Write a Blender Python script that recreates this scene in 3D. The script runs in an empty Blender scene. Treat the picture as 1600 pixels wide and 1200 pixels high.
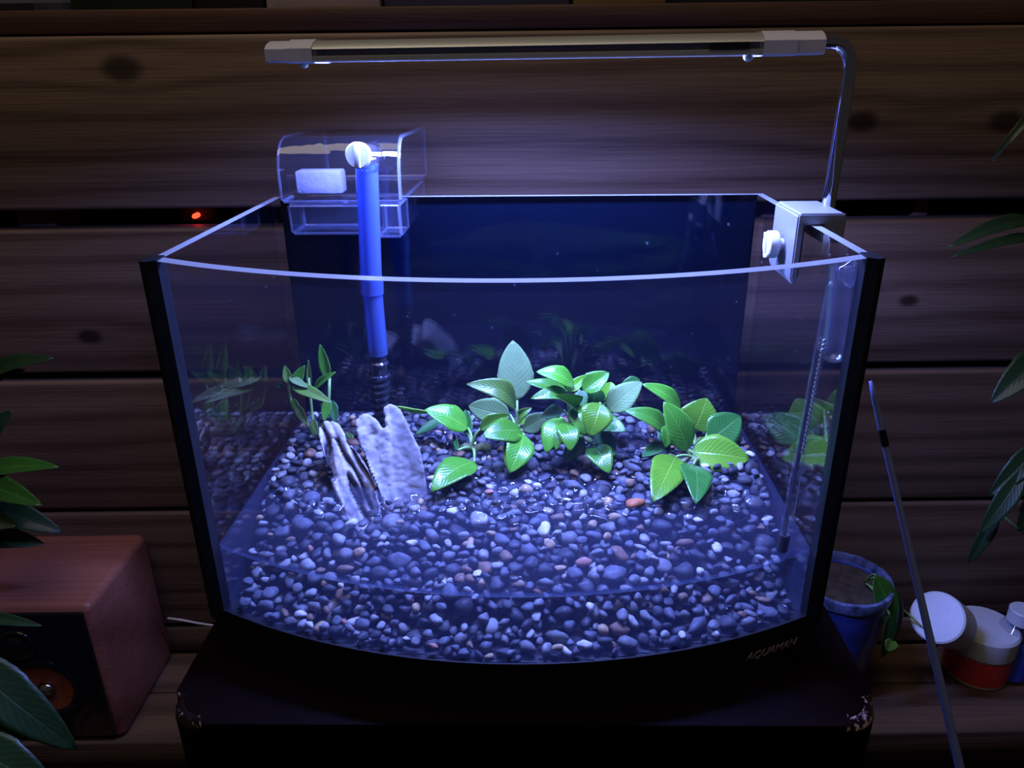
import bpy, bmesh, math, random
import numpy as np
from mathutils import Vector, Matrix, noise

random.seed(7)
S = bpy.context.scene
COL = S.collection
PI = math.pi

# ------------------------------------------------------------------ camera
FPX, PITCH, YAW, ROLL, CAMZ = 1189.9, .3949, .0015, -.0119, .2786
_cy, _sy = math.cos(YAW), math.sin(YAW)
FWD = Vector((_sy*math.cos(PITCH), _cy*math.cos(PITCH), -math.sin(PITCH)))
_r = Vector((_cy, -_sy, 0)); _u = _r.cross(FWD)
RIGHT = _r*math.cos(ROLL) + _u*math.sin(ROLL)
UP = -_r*math.sin(ROLL) + _u*math.cos(ROLL)
CAM = Vector((0, 0, CAMZ))
cd = bpy.data.cameras.new('camera'); cam = bpy.data.objects.new('camera', cd); COL.objects.link(cam)
cd.sensor_width = 36; cd.lens = FPX/1600*36; cd.clip_start = .005; cd.clip_end = 50
M = Matrix.Identity(4)
for i in range(3):
    M[i][0], M[i][1], M[i][2], M[i][3] = RIGHT[i], UP[i], -FWD[i], CAM[i]
cam.matrix_world = M
S.camera = cam

# ------------------------------------------------------------------ world, lights, exposure
S.view_settings.view_transform = 'Standard'; S.view_settings.look = 'None'
S.view_settings.gamma = 1; S.view_settings.use_curve_mapping = False
S.view_settings.exposure = 0.0
S.cycles.transparent_max_bounces = 48
S.cycles.max_bounces = 16
S.cycles.caustics_reflective = False; S.cycles.caustics_refractive = False
S.cycles.sample_clamp_indirect = 4
w = bpy.data.worlds.new('night_room'); S.world = w; w.use_nodes = True
w.node_tree.nodes['Background'].inputs[0].default_value = (.60, .54, .56, 1)
w.node_tree.nodes['Background'].inputs[1].default_value = .03
LED_COL = (.20, .275, 1.0)
LED_POWER = 28.0      # glow of the diffuser itself
LED_WATTS = 4.4       # light thrown down by the bar

def area_light(name, loc, target, size, power, col):
    d = bpy.data.lights.new(name, 'AREA'); d.size = size; d.energy = power; d.color = col
    o = bpy.data.objects.new(name, d); COL.objects.link(o); o.location = loc
    o.rotation_euler = (Vector(target)-Vector(loc)).to_track_quat('-Z', 'Y').to_euler()
    return o
# the dim warm room lamp above and behind the photographer
area_light('room_lamp', (-.15, .20, 1.25), (-.05, .5, .2), .7, 4.0, (1, .87, .68))

def at(px, py, Y):
    """world point seen at pixel (px, py) of the 1600x1200 photograph, at world depth Y"""
    d = FWD + RIGHT*((px-800)/FPX) + UP*(-(py-600)/FPX)
    return CAM + d*(Y/d.y)
def at_z(px, py, Z):
    d = FWD + RIGHT*((px-800)/FPX) + UP*(-(py-600)/FPX)
    return CAM + d*((Z-CAMZ)/d.z)

# ------------------------------------------------------------------ tagging, building
def link(o, parent=None):
    COL.objects.link(o)
    if parent is not None: o.parent = parent
    return o
def tag(o, label=None, cat=None, group=None, kind=None):
    if label: o['label'] = label
    if cat: o['category'] = cat
    if group: o['group'] = group
    if kind: o['kind'] = kind
    return o
def empty(name, loc=(0, 0, 0), rz=0, parent=None):
    o = bpy.data.objects.new(name, None); o.empty_display_size = .01
    link(o, parent); o.location = loc; o.rotation_euler = (0, 0, rz); return o
def obj(name, bm, mats, parent=None, smooth=True, world=False):
    me = bpy.data.meshes.new(name)
    bm.normal_update()
    if smooth == 'auto':        # hard edges are split so that flat faces shade flat
        bmesh.ops.split_edges(bm, edges=[e for e in bm.edges if len(e.link_faces) == 2 and e.calc_face_angle(0) > .6])
        bm.normal_update()
    bm.to_mesh(me); bm.free()
    for p in me.polygons: p.use_smooth = bool(smooth)
    if not isinstance(mats, (list, tuple)): mats = [mats]
    for m in mats: me.materials.append(m)
    o = bpy.data.objects.new(name, me); link(o, parent)
    if world and parent is not None:       # geometry given in world coordinates
        bpy_par = parent_matrix(parent)
        me.transform(bpy_par.inverted())
    return o
def parent_matrix(p):
    m = Matrix.LocRotScale(p.location, p.rotation_euler, p.scale)
    return parent_matrix(p.parent) @ m if p.parent else m

def add_box(bm, c, s, rot=None, bevel=0, seg=2, mi=0):
    r = bmesh.ops.create_cube(bm, size=1)
    vs = r['verts']
    for v in vs: v.co = Vector((v.co.x*s[0], v.co.y*s[1], v.co.z*s[2]))
    fs = {f for v in vs for f in v.link_faces}
    for f in fs: f.material_index = mi
    if bevel:
        es = list({e for v in vs for e in v.link_edges})
        r = bmesh.ops.bevel(bm, geom=es, offset=bevel, segments=seg, affect='EDGES', profile=.5)
        vs = list({v for f in r['faces'] for v in f.verts} | {v for v in vs if v.is_valid})
    m = Matrix.Translation(c)
    if rot is not None: m = m @ rot
    bmesh.ops.transform(bm, matrix=m, verts=vs)
    return vs
def frame(d):
    d = d.normalized(); a = Vector((0, 0, 1)) if abs(d.z) < .9 else Vector((1, 0, 0))
    x = a.cross(d).normalized(); return x, d.cross(x)
def add_tube(bm, pts, rad, seg=12, cap=True, mi=0):
    pts = [Vector(p) for p in pts]; n = len(pts)
    if not hasattr(rad, '__len__'): rad = [rad]*n
    rings = []; x = None
    for i, p in enumerate(pts):
        d = (pts[min(i+1, n-1)] - pts[max(i-1, 0)]).normalized()
        if x is None: x, y = frame(d)
        else:
            x = (x - d*x.dot(d)).normalized(); y = d.cross(x)
        rings.append([bm.verts.new(p + (x*math.cos(a) + y*math.sin(a))*rad[i]) for a in [2*PI*k/seg for k in range(seg)]])
    for a, b in zip(rings, rings[1:]):
        for k in range(seg):
            f = bm.faces.new((a[k], a[(k+1) % seg], b[(k+1) % seg], b[k])); f.material_index = mi
    if cap:
        bm.faces.new(rings[0][::-1]).material_index = mi; bm.faces.new(rings[-1]).material_index = mi
    return [v for r in rings for v in r]
def add_lathe(bm, prof, seg=32, mat=None, mi=0, closed=False):
    """prof: (radius, z) list; radius 0 closes to a point"""
    rings = []
    for r, z in prof:
        if r < 1e-7: rings.append([bm.verts.new((0, 0, z))])
        else: rings.append([bm.verts.new((r*math.cos(2*PI*k/seg), r*math.sin(2*PI*k/seg), z)) for k in range(seg)])
    prs = list(zip(rings, rings[1:]))
    if closed: prs.append((rings[-1], rings[0]))
    for a, b in prs:
        for k in range(seg):
            k2 = (k+1) % seg
            if len(a) == 1 and len(b) == 1: continue
            if len(a) == 1: f = bm.faces.new((a[0], b[k2], b[k]))
            elif len(b) == 1: f = bm.faces.new((a[k], a[k2], b[0]))
            else: f = bm.faces.new((a[k], a[k2], b[k2], b[k]))
            f.material_index = mi
    vs = [v for r in rings for v in r]
    if mat is not None: bmesh.ops.transform(bm, matrix=mat, verts=vs)
    return vs
def add_prism(bm, poly, z0, z1, mi=0, mi_top=None):
    a = [bm.verts.new((x, y, z0)) for x, y in poly]; b = [bm.verts.new((x, y, z1)) for x, y in poly]
    n = len(poly)
    bm.faces.new(a[::-1]).material_index = mi
    t = bm.faces.new(b); t.material_index = mi if mi_top is None else mi_top
    for i in range(n):
        bm.faces.new((a[i], a[(i+1) % n], b[(i+1) % n], b[i])).material_index = mi
    return a+b
def round_rect(x0, x1, y0, y1, r, n=6):
    out = []
    for cx, cy, a0 in ((x1-r, y1-r, 0), (x0+r, y1-r, PI/2), (x0+r, y0+r, PI), (x1-r, y0+r, 1.5*PI)):
        for k in range(n+1):
            a = a0 + PI/2*k/n; out.append((cx+r*math.cos(a), cy+r*math.sin(a)))
    return out
def axis_matrix(p, d):
    """matrix that takes +Z to direction d at point p"""
    return Matrix.Translation(p) @ Vector(d).to_track_quat('Z', 'Y').to_matrix().to_4x4()

# ------------------------------------------------------------------ materials
def mat(name):
    m = bpy.data.materials.new(name); m.use_nodes = True; m.node_tree.nodes.clear()
    return m, m.node_tree
def nd(nt, t, **kw):
    n = nt.nodes.new(t)
    ins = kw.pop('ins', {})
    for k, v in kw.items(): setattr(n, k, v)
    for k, v in ins.items():
        if isinstance(v, bpy.types.NodeSocket): nt.links.new(v, n.inputs[k])
        else: n.inputs[k].default_value = v
    return n
def rgba(c): return (c[0], c[1], c[2], 1)
def out(nt, sh): nd(nt, 'ShaderNodeOutputMaterial', ins={'Surface': sh})
def math_(nt, op, a, b=None, c=None, clamp=False):
    ins = {0: a}
    if b is not None: ins[1] = b
    if c is not None: ins[2] = c
    return nd(nt, 'ShaderNodeMath', operation=op, use_clamp=clamp, ins=ins).outputs[0]
def ramp(nt, fac, stops):
    n = nd(nt, 'ShaderNodeValToRGB', ins={0: fac}); cr = n.color_ramp
    while len(cr.elements) < len(stops): cr.elements.new(.5)
    for e, (p, c) in zip(cr.elements, stops): e.position = p; e.color = rgba(c)
    return n.outputs[0]
def noise_(nt, vec, scale, detail=3, rough=.55):
    return nd(nt, 'ShaderNodeTexNoise', ins={'Vector': vec, 'Scale': scale, 'Detail': detail, 'Roughness': rough}).outputs[0]
def coords(nt, kind='Object', scale=None):
    c = nd(nt, 'ShaderNodeTexCoord').outputs[kind]
    if scale: c = nd(nt, 'ShaderNodeMapping', ins={'Vector': c, 'Scale': scale}).outputs[0]
    return c
def bump(nt, h, strength, dist=.001):
    return nd(nt, 'ShaderNodeBump', ins={'Height': h, 'Strength': strength, 'Distance': dist}).outputs[0]

def simple(name, col, rough=.5, metal=0, spec=.5, mottle=.15, scale=200, bmp=.0, coat=0):
    m, nt = mat(name)
    n = noise_(nt, coords(nt), scale)
    c = ramp(nt, n, [(.25, [x*(1-mottle) for x in col]), (.75, [min(1, x*(1+mottle)) for x in col])])
    ins = {'Base Color': c, 'Roughness': rough, 'Metallic': metal, 'Specular IOR Level': spec, 'Coat Weight': coat, 'Coat Roughness': .05}
    if bmp: ins['Normal'] = bump(nt, n, bmp)
    out(nt, nd(nt, 'ShaderNodeBsdfPrincipled', ins=ins).outputs[0]); return m
def thin_clear(name, tint, f0=.04, rough=0.0, haze=0.0, haze_col=(.6, .65, .9), bmp=0, bscale=90, vec=None):
    """clear sheet: straight transmission plus a Schlick reflection, the same for every ray"""
    m, nt = mat(name)
    ins = {'Blend': .5}
    nrm = None
    if bmp:
        n = noise_(nt, coords(nt, scale=vec) if vec else coords(nt), bscale, 2)
        nrm = bump(nt, n, bmp, .002); ins['Normal'] = nrm
    lw = nd(nt, 'ShaderNodeLayerWeight', ins=ins).outputs['Facing']
    f = math_(nt, 'MULTIPLY_ADD', math_(nt, 'POWER', lw, 5.0), 1-f0, f0, clamp=True)
    tr = nd(nt, 'ShaderNodeBsdfTransparent', ins={0: rgba(tint)}).outputs[0]
    if haze:
        df = nd(nt, 'ShaderNodeBsdfDiffuse', ins={0: rgba(haze_col)}).outputs[0]
        tl = nd(nt, 'ShaderNodeBsdfTranslucent', ins={0: rgba(haze_col)}).outputs[0]
        dd = nd(nt, 'ShaderNodeMixShader', ins={0: .5, 1: df, 2: tl}).outputs[0]
        tr = nd(nt, 'ShaderNodeMixShader', ins={0: haze, 1: tr, 2: dd}).outputs[0]
    gi = {'Color': (1, 1, 1, 1), 'Roughness': rough}
    if nrm is not None: gi['Normal'] = nrm
    gl = nd(nt, 'ShaderNodeBsdfGlossy', ins=gi).outputs[0]
    out(nt, nd(nt, 'ShaderNodeMixShader', ins={0: f, 1: tr, 2: gl}).outputs[0]); return m
def emit(name, col, s):
    m, nt = mat(name)
    out(nt, nd(nt, 'ShaderNodeEmission', ins={0: rgba(col), 1: s}).outputs[0]); return m
def wood(name, dark, light, knots=(), rough=.55, scale=1.0, grain=1.0, blemish=True):
    """boards that run along X; knots are (x, z, radius) in the board's own coordinates"""
    m, nt = mat(name)
    co = nd(nt, 'ShaderNodeTexCoord').outputs['Object']
    rnd = nd(nt, 'ShaderNodeObjectInfo').outputs['Random']
    sep = nd(nt, 'ShaderNodeSeparateXYZ', ins={0: co})
    big = nd(nt, 'ShaderNodeTexNoise', noise_dimensions='4D', ins={'Vector': nd(nt, 'ShaderNodeMapping', ins={'Vector': co, 'Scale': (1.7*scale, 9*scale, 9*scale)}).outputs[0],
             'W': math_(nt, 'MULTIPLY', rnd, 37.0), 'Scale': 1.0, 'Detail': 2, 'Roughness': .45}).outputs[0]
    z = math_(nt, 'ADD', sep.outputs[2], math_(nt, 'MULTIPLY', sep.outputs[1], .7))
    z = math_(nt, 'MULTIPLY_ADD', math_(nt, 'SUBTRACT', big, .5), .060/scale, z)
    kmask = None
    for kx, kz, kr in knots:
        v = nd(nt, 'ShaderNodeCombineXYZ', ins={0: math_(nt, 'MULTIPLY', math_(nt, 'SUBTRACT', sep.outputs[0], kx), .62), 1: 0.0,
                                                2: math_(nt, 'SUBTRACT', sep.outputs[2], kz)}).outputs[0]
        d = nd(nt, 'ShaderNodeVectorMath', operation='LENGTH', ins={0: v}).outputs['Value']
        g = math_(nt, 'POWER', 2.718, math_(nt, 'MULTIPLY', math_(nt, 'POWER', math_(nt, 'DIVIDE', d, kr*2.6), 2.0), -1.0))
        sgn = math_(nt, 'SIGN', math_(nt, 'SUBTRACT', sep.outputs[2], kz))
        z = math_(nt, 'MULTIPLY_ADD', math_(nt, 'MULTIPLY', g, sgn), -kr*.9, z)
        k = nd(nt, 'ShaderNodeMapRange', interpolation_type='SMOOTHSTEP', ins={0: d, 1: kr*.45, 2: kr*1.15, 3: 1.0, 4: 0.0}).outputs[0]
        kmask = k if kmask is None else math_(nt, 'MAXIMUM', kmask, k)
    ph = math_(nt, 'MULTIPLY', z, 250*grain*scale)
    s1 = math_(nt, 'SINE', ph)
    rings = math_(nt, 'POWER', math_(nt, 'MULTIPLY_ADD', s1, .5, .5), 2.2)
    fine = nd(nt, 'ShaderNodeTexNoise', ins={'Vector': nd(nt, 'ShaderNodeMapping', ins={'Vector': co, 'Scale': (9*scale, 420*scale, 420*scale)}).outputs[0], 'Scale': 1.0, 'Detail': 3, 'Roughness': .6}).outputs[0]
    var = nd(nt, 'ShaderNodeTexNoise', noise_dimensions='4D', ins={'Vector': nd(nt, 'ShaderNodeMapping', ins={'Vector': co, 'Scale': (2.2, 9, 18)}).outputs[0], 'W': math_(nt, 'MULTIPLY', rnd, 91.0), 'Scale': 1.0, 'Detail': 3}).outputs[0]
    f = math_(nt, 'MULTIPLY_ADD', rings, -.32, .60)
    f = math_(nt, 'MULTIPLY_ADD', math_(nt, 'SUBTRACT', fine, .5), .7, f)
    f = math_(nt, 'MULTIPLY_ADD', math_(nt, 'SUBTRACT', var, .5), .8, f)
    c = ramp(nt, f, [(.05, dark), (.55, [(a+b)/2 for a, b in zip(dark, light)]), (1, light)])
    if kmask is not None:
        c = nd(nt, 'ShaderNodeMix', data_type='RGBA', ins={0: math_(nt, 'MULTIPLY', kmask, .85), 6: c, 7: rgba([x*.25 for x in dark])}).outputs[2]
    h = math_(nt, 'MULTIPLY_ADD', fine, .6, math_(nt, 'MULTIPLY', rings, -.3))
    out(nt, nd(nt, 'ShaderNodeBsdfPrincipled', ins={'Base Color': c, 'Roughness': rough, 'Specular IOR Level': .35, 'Normal': bump(nt, h, .5, .0012)}).outputs[0])
    return m

MT = {}
WD, WL = (.065, .034, .022), (.26, .165, .115)
MT['plank'] = wood('pine_plank', WD, WL)
MT['ledge'] = wood('ledge_wood', (.03, .016, .010), (.20, .115, .065))
MT['rail'] = wood('rail_wood', (.03, .012, .008), (.12, .055, .035))
MT['dark_gap'] = simple('dark_gap_backing', (.004, .003, .003), .9)
MT['post'] = simple('post_wood', (.2, .09, .07), .7, mottle=.3, scale=60)
MT['floor'] = simple('dark_floor', (.02, .015, .012), .7)
MT['cabinet'] = wood('speaker_wood', (.14, .04, .022), (.42, .16, .095), scale=.8, grain=.35, rough=.42)
MT['black_gloss'] = simple('black_gloss_panel', (.006, .006, .008), .12, coat=.4)
MT['black_plastic'] = simple('black_plastic', (.005, .005, .006), .55, spec=.25)
MT['black_matte'] = simple('black_matte', (.004, .004, .005), .8)
MT['cone'] = simple('orange_cone', (.30, .07, .025), .5, mottle=.3)
MT['dome'] = simple('silver_dome', (.7, .7, .75), .18, metal=1)
MT['alu'] = simple('brushed_aluminium', (.78, .76, .72), .30, metal=.75, mottle=.05, scale=900)
MT['alu_dark'] = simple('dark_channel', (.24, .24, .34), .45, metal=.2)
MT['silver_cap'] = simple('silver_plastic_cap', (.52, .50, .62), .4, mottle=.05)
MT['silver_paint'] = simple('silver_paint', (.27, .27, .28), .45, metal=.35, mottle=.05, scale=900)
MT['white_plastic'] = simple('white_plastic', (.60, .62, .62), .4, mottle=.04)
MT['chrome'] = simple('chrome', (.72, .72, .76), .09, metal=1, mottle=.04)
MT['steel'] = simple('dark_steel', (.20, .25, .58), .35, metal=.2, mottle=.08)
MT['navy'] = simple('dark_backing_film', (.0004, .0024, .0085), .4, spec=.08, mottle=.12, scale=30)
MT['glass'] = thin_clear('tank_glass', (.965, .97, .985), .045)
MT['glass_front'] = thin_clear('front_glass', (.955, .962, .98), .045, haze=.006, haze_col=(.5, .55, .9))
MT['glass_edge'] = thin_clear('polished_glass_edge', (.6, .65, .75), .08, rough=.15, haze=.9, haze_col=(.72, .78, .84))
MT['clear_plastic'] = thin_clear('clear_plastic', (.86, .87, .93), .07, rough=.03, haze=.035, bmp=.25, bscale=70)
MT['clear_lid'] = thin_clear('clear_lid_plastic', (.80, .80, .86), .07, rough=.03, haze=.014, bmp=.2, bscale=60)
MT['plastic_edge_highlight'] = thin_clear('plastic_edge_highlight', (.75, .78, .9), .10, rough=.08, haze=.30, haze_col=(.6, .65, .9))  # milky haze paints bright highlights along the bevelled filter edges
MT['frost_tube'] = thin_clear('frosted_tube', (.6, .68, .95), .06, rough=.12, haze=.36, haze_col=(.20, .32, .70))
MT['thin_glass'] = thin_clear('thin_glass', (.94, .95, .98), .08, haze=.03, haze_col=(.6, .65, .85))
MT['water'] = thin_clear('shallow_water', (.93, .95, .99), .02, rough=.0, bmp=.12, bscale=160, haze=.055, haze_col=(.40, .46, .8))
MT['led'] = emit('led_diffuser', LED_COL, LED_POWER)
MT['red_led'] = emit('red_indicator_glow', (1, .03, .01), 6)
MT['sponge'] = simple('white_filter_floss', (.36, .36, .42), .9, mottle=.1, bmp=.5)
MT['soil'] = simple('dark_soil', (.055, .038, .024), .95, mottle=.5, scale=120, bmp=1)
MT['pot'] = simple('blue_glaze', (.035, .06, .30), .3, mottle=.5, scale=60, coat=.3)
MT['pot_rim'] = simple('worn_glaze_rim', (.10, .13, .26), .5, mottle=.9, scale=110)
MT['red_band'] = simple('red_label_band', (.62, .035, .03), .5, mottle=.15)
MT['blue_label'] = simple('blue_label', (.03, .06, .45), .4)
MT['jar_body'] = simple('cream_jar', (.55, .42, .38), .45, mottle=.1)
MT['wire'] = simple('pale_wire', (.6, .55, .5), .35)
MT['pinkish'] = simple('pale_pink_card', (.40, .30, .32), .7)
MT['blue_box'] = simple('slate_blue_box', (.06, .06, .13), .4)
MT['green_box'] = simple('dark_green_box', (.012, .018, .012), .5)
MT['ochre_box'] = simple('ochre_box', (.25, .16, .06), .5)
MT['chip'] = simple('bare_chipped_wood', (.55, .40, .34), .8, mottle=.3, scale=150)
MT['letter'] = simple('silver_lettering', (.34, .25, .26), .4)
MT['terracotta'] = simple('terracotta', (.22, .09, .05), .8, mottle=.25, scale=50)
MT['rubber'] = simple('dark_rubber', (.02, .018, .025), .5)
MT['strip'] = simple('scale_strip', (.75, .74, .55), .6)

def stool_mat():
    m, nt = mat('dark_lacquer'); co = coords(nt)
    n = noise_(nt, co, 30, 4); fine = noise_(nt, coords(nt, scale=(12, 90, 90)), 1, 4)
    c = ramp(nt, fine, [(.2, (.0025, .0012, .0009)), (.8, (.006, .0025, .0018))])
    out(nt, nd(nt, 'ShaderNodeBsdfPrincipled', ins={'Base Color': c, 'Roughness': math_(nt, 'MULTIPLY_ADD', n, .25, .3), 'Specular IOR Level': .03}).outputs[0]); return m
MT['stool'] = stool_mat()
def edge_mat():
    m, nt = mat('worn_lacquer_edge'); co = coords(nt)
    n = noise_(nt, co, 330, 5, .7); big = noise_(nt, co, 26, 2)
    sx = nd(nt, 'ShaderNodeSeparateXYZ', ins={0: co}).outputs[0]
    bias = nd(nt, 'ShaderNodeMapRange', ins={0: sx, 1: -.06, 2: .15, 3: -.05, 4: .03}).outputs[0]
    f = math_(nt, 'ADD', math_(nt, 'MULTIPLY_ADD', big, .4, math_(nt, 'MULTIPLY', n, .8)), bias)
    k = nd(nt, 'ShaderNodeMapRange', ins={0: f, 1: .645, 2: .67, 3: 0.0, 4: 1.0}).outputs[0]
    c = nd(nt, 'ShaderNodeMix', data_type='RGBA', ins={0: k, 6: (.010, .004, .003, 1), 7: (.40, .27, .25, 1)}).outputs[2]
    out(nt, nd(nt, 'ShaderNodeBsdfPrincipled', ins={'Base Color': c, 'Roughness': math_(nt, 'MULTIPLY_ADD', k, .5, .28)}).outputs[0]); return m
MT['stool_edge'] = edge_mat()

def leaf_mat(name, col, pale, rough=.22, transl=.25):
    m, nt = mat(name)
    uv = nd(nt, 'ShaderNodeTexCoord').outputs['UV']; s = nd(nt, 'ShaderNodeSeparateXYZ', ins={0: uv})
    d = math_(nt, 'ABSOLUTE', math_(nt, 'SUBTRACT', s.outputs[1], .5))           # 0 at the midrib, .5 at the margin
    vein = math_(nt, 'SINE', math_(nt, 'MULTIPLY', math_(nt, 'SUBTRACT', s.outputs[0], math_(nt, 'MULTIPLY', d, .55)), 75.0))
    vein = math_(nt, 'POWER', math_(nt, 'MULTIPLY_ADD', vein, .5, .5), 3.0)
    mid = nd(nt, 'ShaderNodeMapRange', ins={0: d, 1: .0, 2: .035, 3: 1.0, 4: 0.0}).outputs[0]
    rim = nd(nt, 'ShaderNodeMapRange', ins={0: d, 1: .475, 2: .5, 3: 0.0, 4: 1.0}).outputs[0]
    n = noise_(nt, coords(nt), 130, 3)
    f = math_(nt, 'ADD', math_(nt, 'MULTIPLY', mid, .5), math_(nt, 'ADD', math_(nt, 'MULTIPLY', rim, .6), math_(nt, 'MULTIPLY_ADD', n, .5, math_(nt, 'MULTIPLY', vein, .10))))
    c = ramp(nt, f, [(.15, [x*.75 for x in col]), (.45, col), (1, pale)])
    rv = nd(nt, 'ShaderNodeMapRange', ins={0: nd(nt, 'ShaderNodeObjectInfo').outputs['Random'], 3: .55, 4: .95}).outputs[0]
    c = nd(nt, 'ShaderNodeHueSaturation', ins={'Value': rv, 'Color': c}).outputs[0]
    h = math_(nt, 'ADD', math_(nt, 'MULTIPLY', vein, -.35), math_(nt, 'MULTIPLY', mid, -1.0))
    p = nd(nt, 'ShaderNodeBsdfPrincipled', ins={'Base Color': c, 'Roughness': rough, 'Specular IOR Level': .5, 'Coat Weight': .15, 'Coat Roughness': .12, 'Normal': bump(nt, h, .35, .0006)}).outputs[0]
    t = nd(nt, 'ShaderNodeBsdfTranslucent', ins={0: c}).outputs[0]
    out(nt, nd(nt, 'ShaderNodeMixShader', ins={0: transl, 1: p, 2: t}).outputs[0]); return m
LEAF = {'g': leaf_mat('leaf_green', (.13, .52, .035), (.36, .72, .10)),
        'l': leaf_mat('leaf_lime', (.23, .62, .035), (.46, .76, .10)),
        'p': leaf_mat('leaf_pale_underside', (.27, .48, .14), (.20, .40, .10), rough=.7),
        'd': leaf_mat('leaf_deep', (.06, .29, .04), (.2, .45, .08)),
        'w': leaf_mat('leaf_dim', (.05, .26, .04), (.16, .4, .08), rough=.4),  # darker copy of the green; dimness of low, rear leaves put into the colour
        'o': leaf_mat('leaf_olive', (.19, .40, .05), (.38, .55, .10), rough=.35),
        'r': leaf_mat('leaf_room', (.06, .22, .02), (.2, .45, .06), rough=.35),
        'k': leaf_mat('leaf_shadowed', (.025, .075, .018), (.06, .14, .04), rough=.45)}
MT['stem'] = simple('plant_stem', (.22, .40, .10), .4, mottle=.25)
MT['rhizome'] = simple('rhizome', (.16, .20, .06), .5, mottle=.4)

def pebble_mat(name, col, v=.35):
    m, nt = mat(name)
    co = coords(nt); rnd = nd(nt, 'ShaderNodeObjectInfo').outputs['Random']
    n = noise_(nt, co, 320, 4, .6)
    c = ramp(nt, n, [(.25, [x*(1-v) for x in col]), (.75, [min(1, x*(1+v)) for x in col])])
    out(nt, nd(nt, 'ShaderNodeBsdfPrincipled', ins={'Base Color': c, 'Roughness': .6, 'Specular IOR Level': .22, 'Coat Weight': .05, 'Coat Roughness': .1, 'Normal': bump(nt, n, .25, .0004)}).outputs[0]); return m
PEB = [('dark slate', (.050, .050, .056)), ('blue grey', (.10, .105, .12)), ('mid grey', (.155, .155, .15)), ('charcoal', (.033, .033, .037)),
       ('pale grey', (.28, .28, .27)), ('whitish', (.55, .54, .51)), ('brown', (.19, .115, .068)), ('tan', (.38, .26, .13)), ('pinkish', (.38, .18, .115))]
PEBW = [.25, .25, .17, .11, .095, .032, .06, .025, .012]
PEBM = [pebble_mat('pebble_'+n.replace(' ', '_'), c) for n, c in PEB]
MT['bed'] = simple('gravel_under_bed', (.02, .02, .024), .8)

def rock_mat(name, lo, hi, streak, dark):
    m, nt = mat(name); co = coords(nt)
    n = noise_(nt, co, 90, 5, .65); b = noise_(nt, coords(nt, scale=streak), 1, 4, .6)
    f = math_(nt, 'ADD', math_(nt, 'MULTIPLY', n, .5), math_(nt, 'MULTIPLY', b, .5))
    c = ramp(nt, f, [(.3, lo), (.5, [(x+y)/2 for x, y in zip(lo, hi)]), (.66, hi)])
    pt = nd(nt, 'ShaderNodeAttribute', attribute_name='pit').outputs['Fac']
    c = nd(nt, 'ShaderNodeMix', data_type='RGBA', blend_type='MULTIPLY', ins={0: pt, 6: c, 7: rgba(dark)}).outputs[2]
    out(nt, nd(nt, 'ShaderNodeBsdfPrincipled', ins={'Base Color': c, 'Roughness': .62, 'Specular IOR Level': .35, 'Normal': bump(nt, n, .5, .0012)}).outputs[0]); return m

# ------------------------------------------------------------------ the setting: plank wall, ledge, rail, floor
WY = .60
LZ = -.255
wall = tag(empty('wall_back', (0, WY, 0)), kind='structure')
Z0, PITCHZ = .3034, .132
bm = bmesh.new(); add_box(bm, (0, .09, -.02), (1.7, .01, .70)); obj('backing', bm, MT['dark_gap'], wall, False)
gaps = [0, .0155, .0075, .0040, .004]
kn = {0: [at(190, 107, WY), .011, at(1347, 190, WY), .009, at(1572, 190, WY), .010], 1: [at(140, 526, WY), .0075, at(1420, 470, WY), .006], 2: [at(1140, 640, WY), .006], 3: []}
for k in range(5):
    zt = Z0 - PITCHZ*k - (gaps[k]/2 if k else .0012)
    zb = Z0 - PITCHZ*(k+1) + (gaps[k+1]/2 if k < 4 else .10)
    zc = (zt+zb)/2
    ks = []
    q = kn.get(k, [])
    for i in range(0, len(q), 2): ks.append((q[i].x, q[i].z-zc, q[i+1]))
    m = wood('pine_plank_%d' % k, WD, WL, ks) if ks else MT['plank']
    bm = bmesh.new(); add_box(bm, (0, .012, 0), (1.64, .024, zt-zb), bevel=.0032, seg=3)
    o = obj('plank', bm, m, wall, 'auto'); o.location = (0, 0, zc)
for px in (1215, 1432, 640, 60):
    p = at(px, 330, WY+.04)
    bm = bmesh.new(); add_box(bm, (p.x, .058, -.02), (.03 if px < 1400 else .012, .05, .62), bevel=.001); obj('post', bm, MT['post'], wall, 'auto')
rail = tag(empty('trim_1', (0, WY, 0)), kind='structure')
bm = bmesh.new(); add_box(bm, (0, .10, .3115), (1.64, .19, .0155), bevel=.0015); obj('shelf_board', bm, MT['rail'], rail, 'auto')
ledge = tag(empty('trim_2', (0, WY, 0)), kind='structure')
for y0, y1 in ((-.053, -.002), (-.112, -.0545)):
    bm = bmesh.new(); add_box(bm, (0, (y0+y1)/2, 0), (1.64, y1-y0, .024), bevel=.0025, seg=3)
    o = obj('plank', bm, MT['ledge'], ledge, 'auto'); o.location = (0, 0, LZ-.012)
bm = bmesh.new(); add_box(bm, (0, -.045, LZ-.125), (1.6, .02, .2), bevel=.002); obj('apron_board', bm, MT['rail'], ledge, 'auto')
bm = bmesh.new(); add_box(bm, (0, 0, -.56), (3.2, 3.2, .02)); tag(obj('floor', bm, MT['floor'], None, False), kind='structure')
FLZ = -.55

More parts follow.
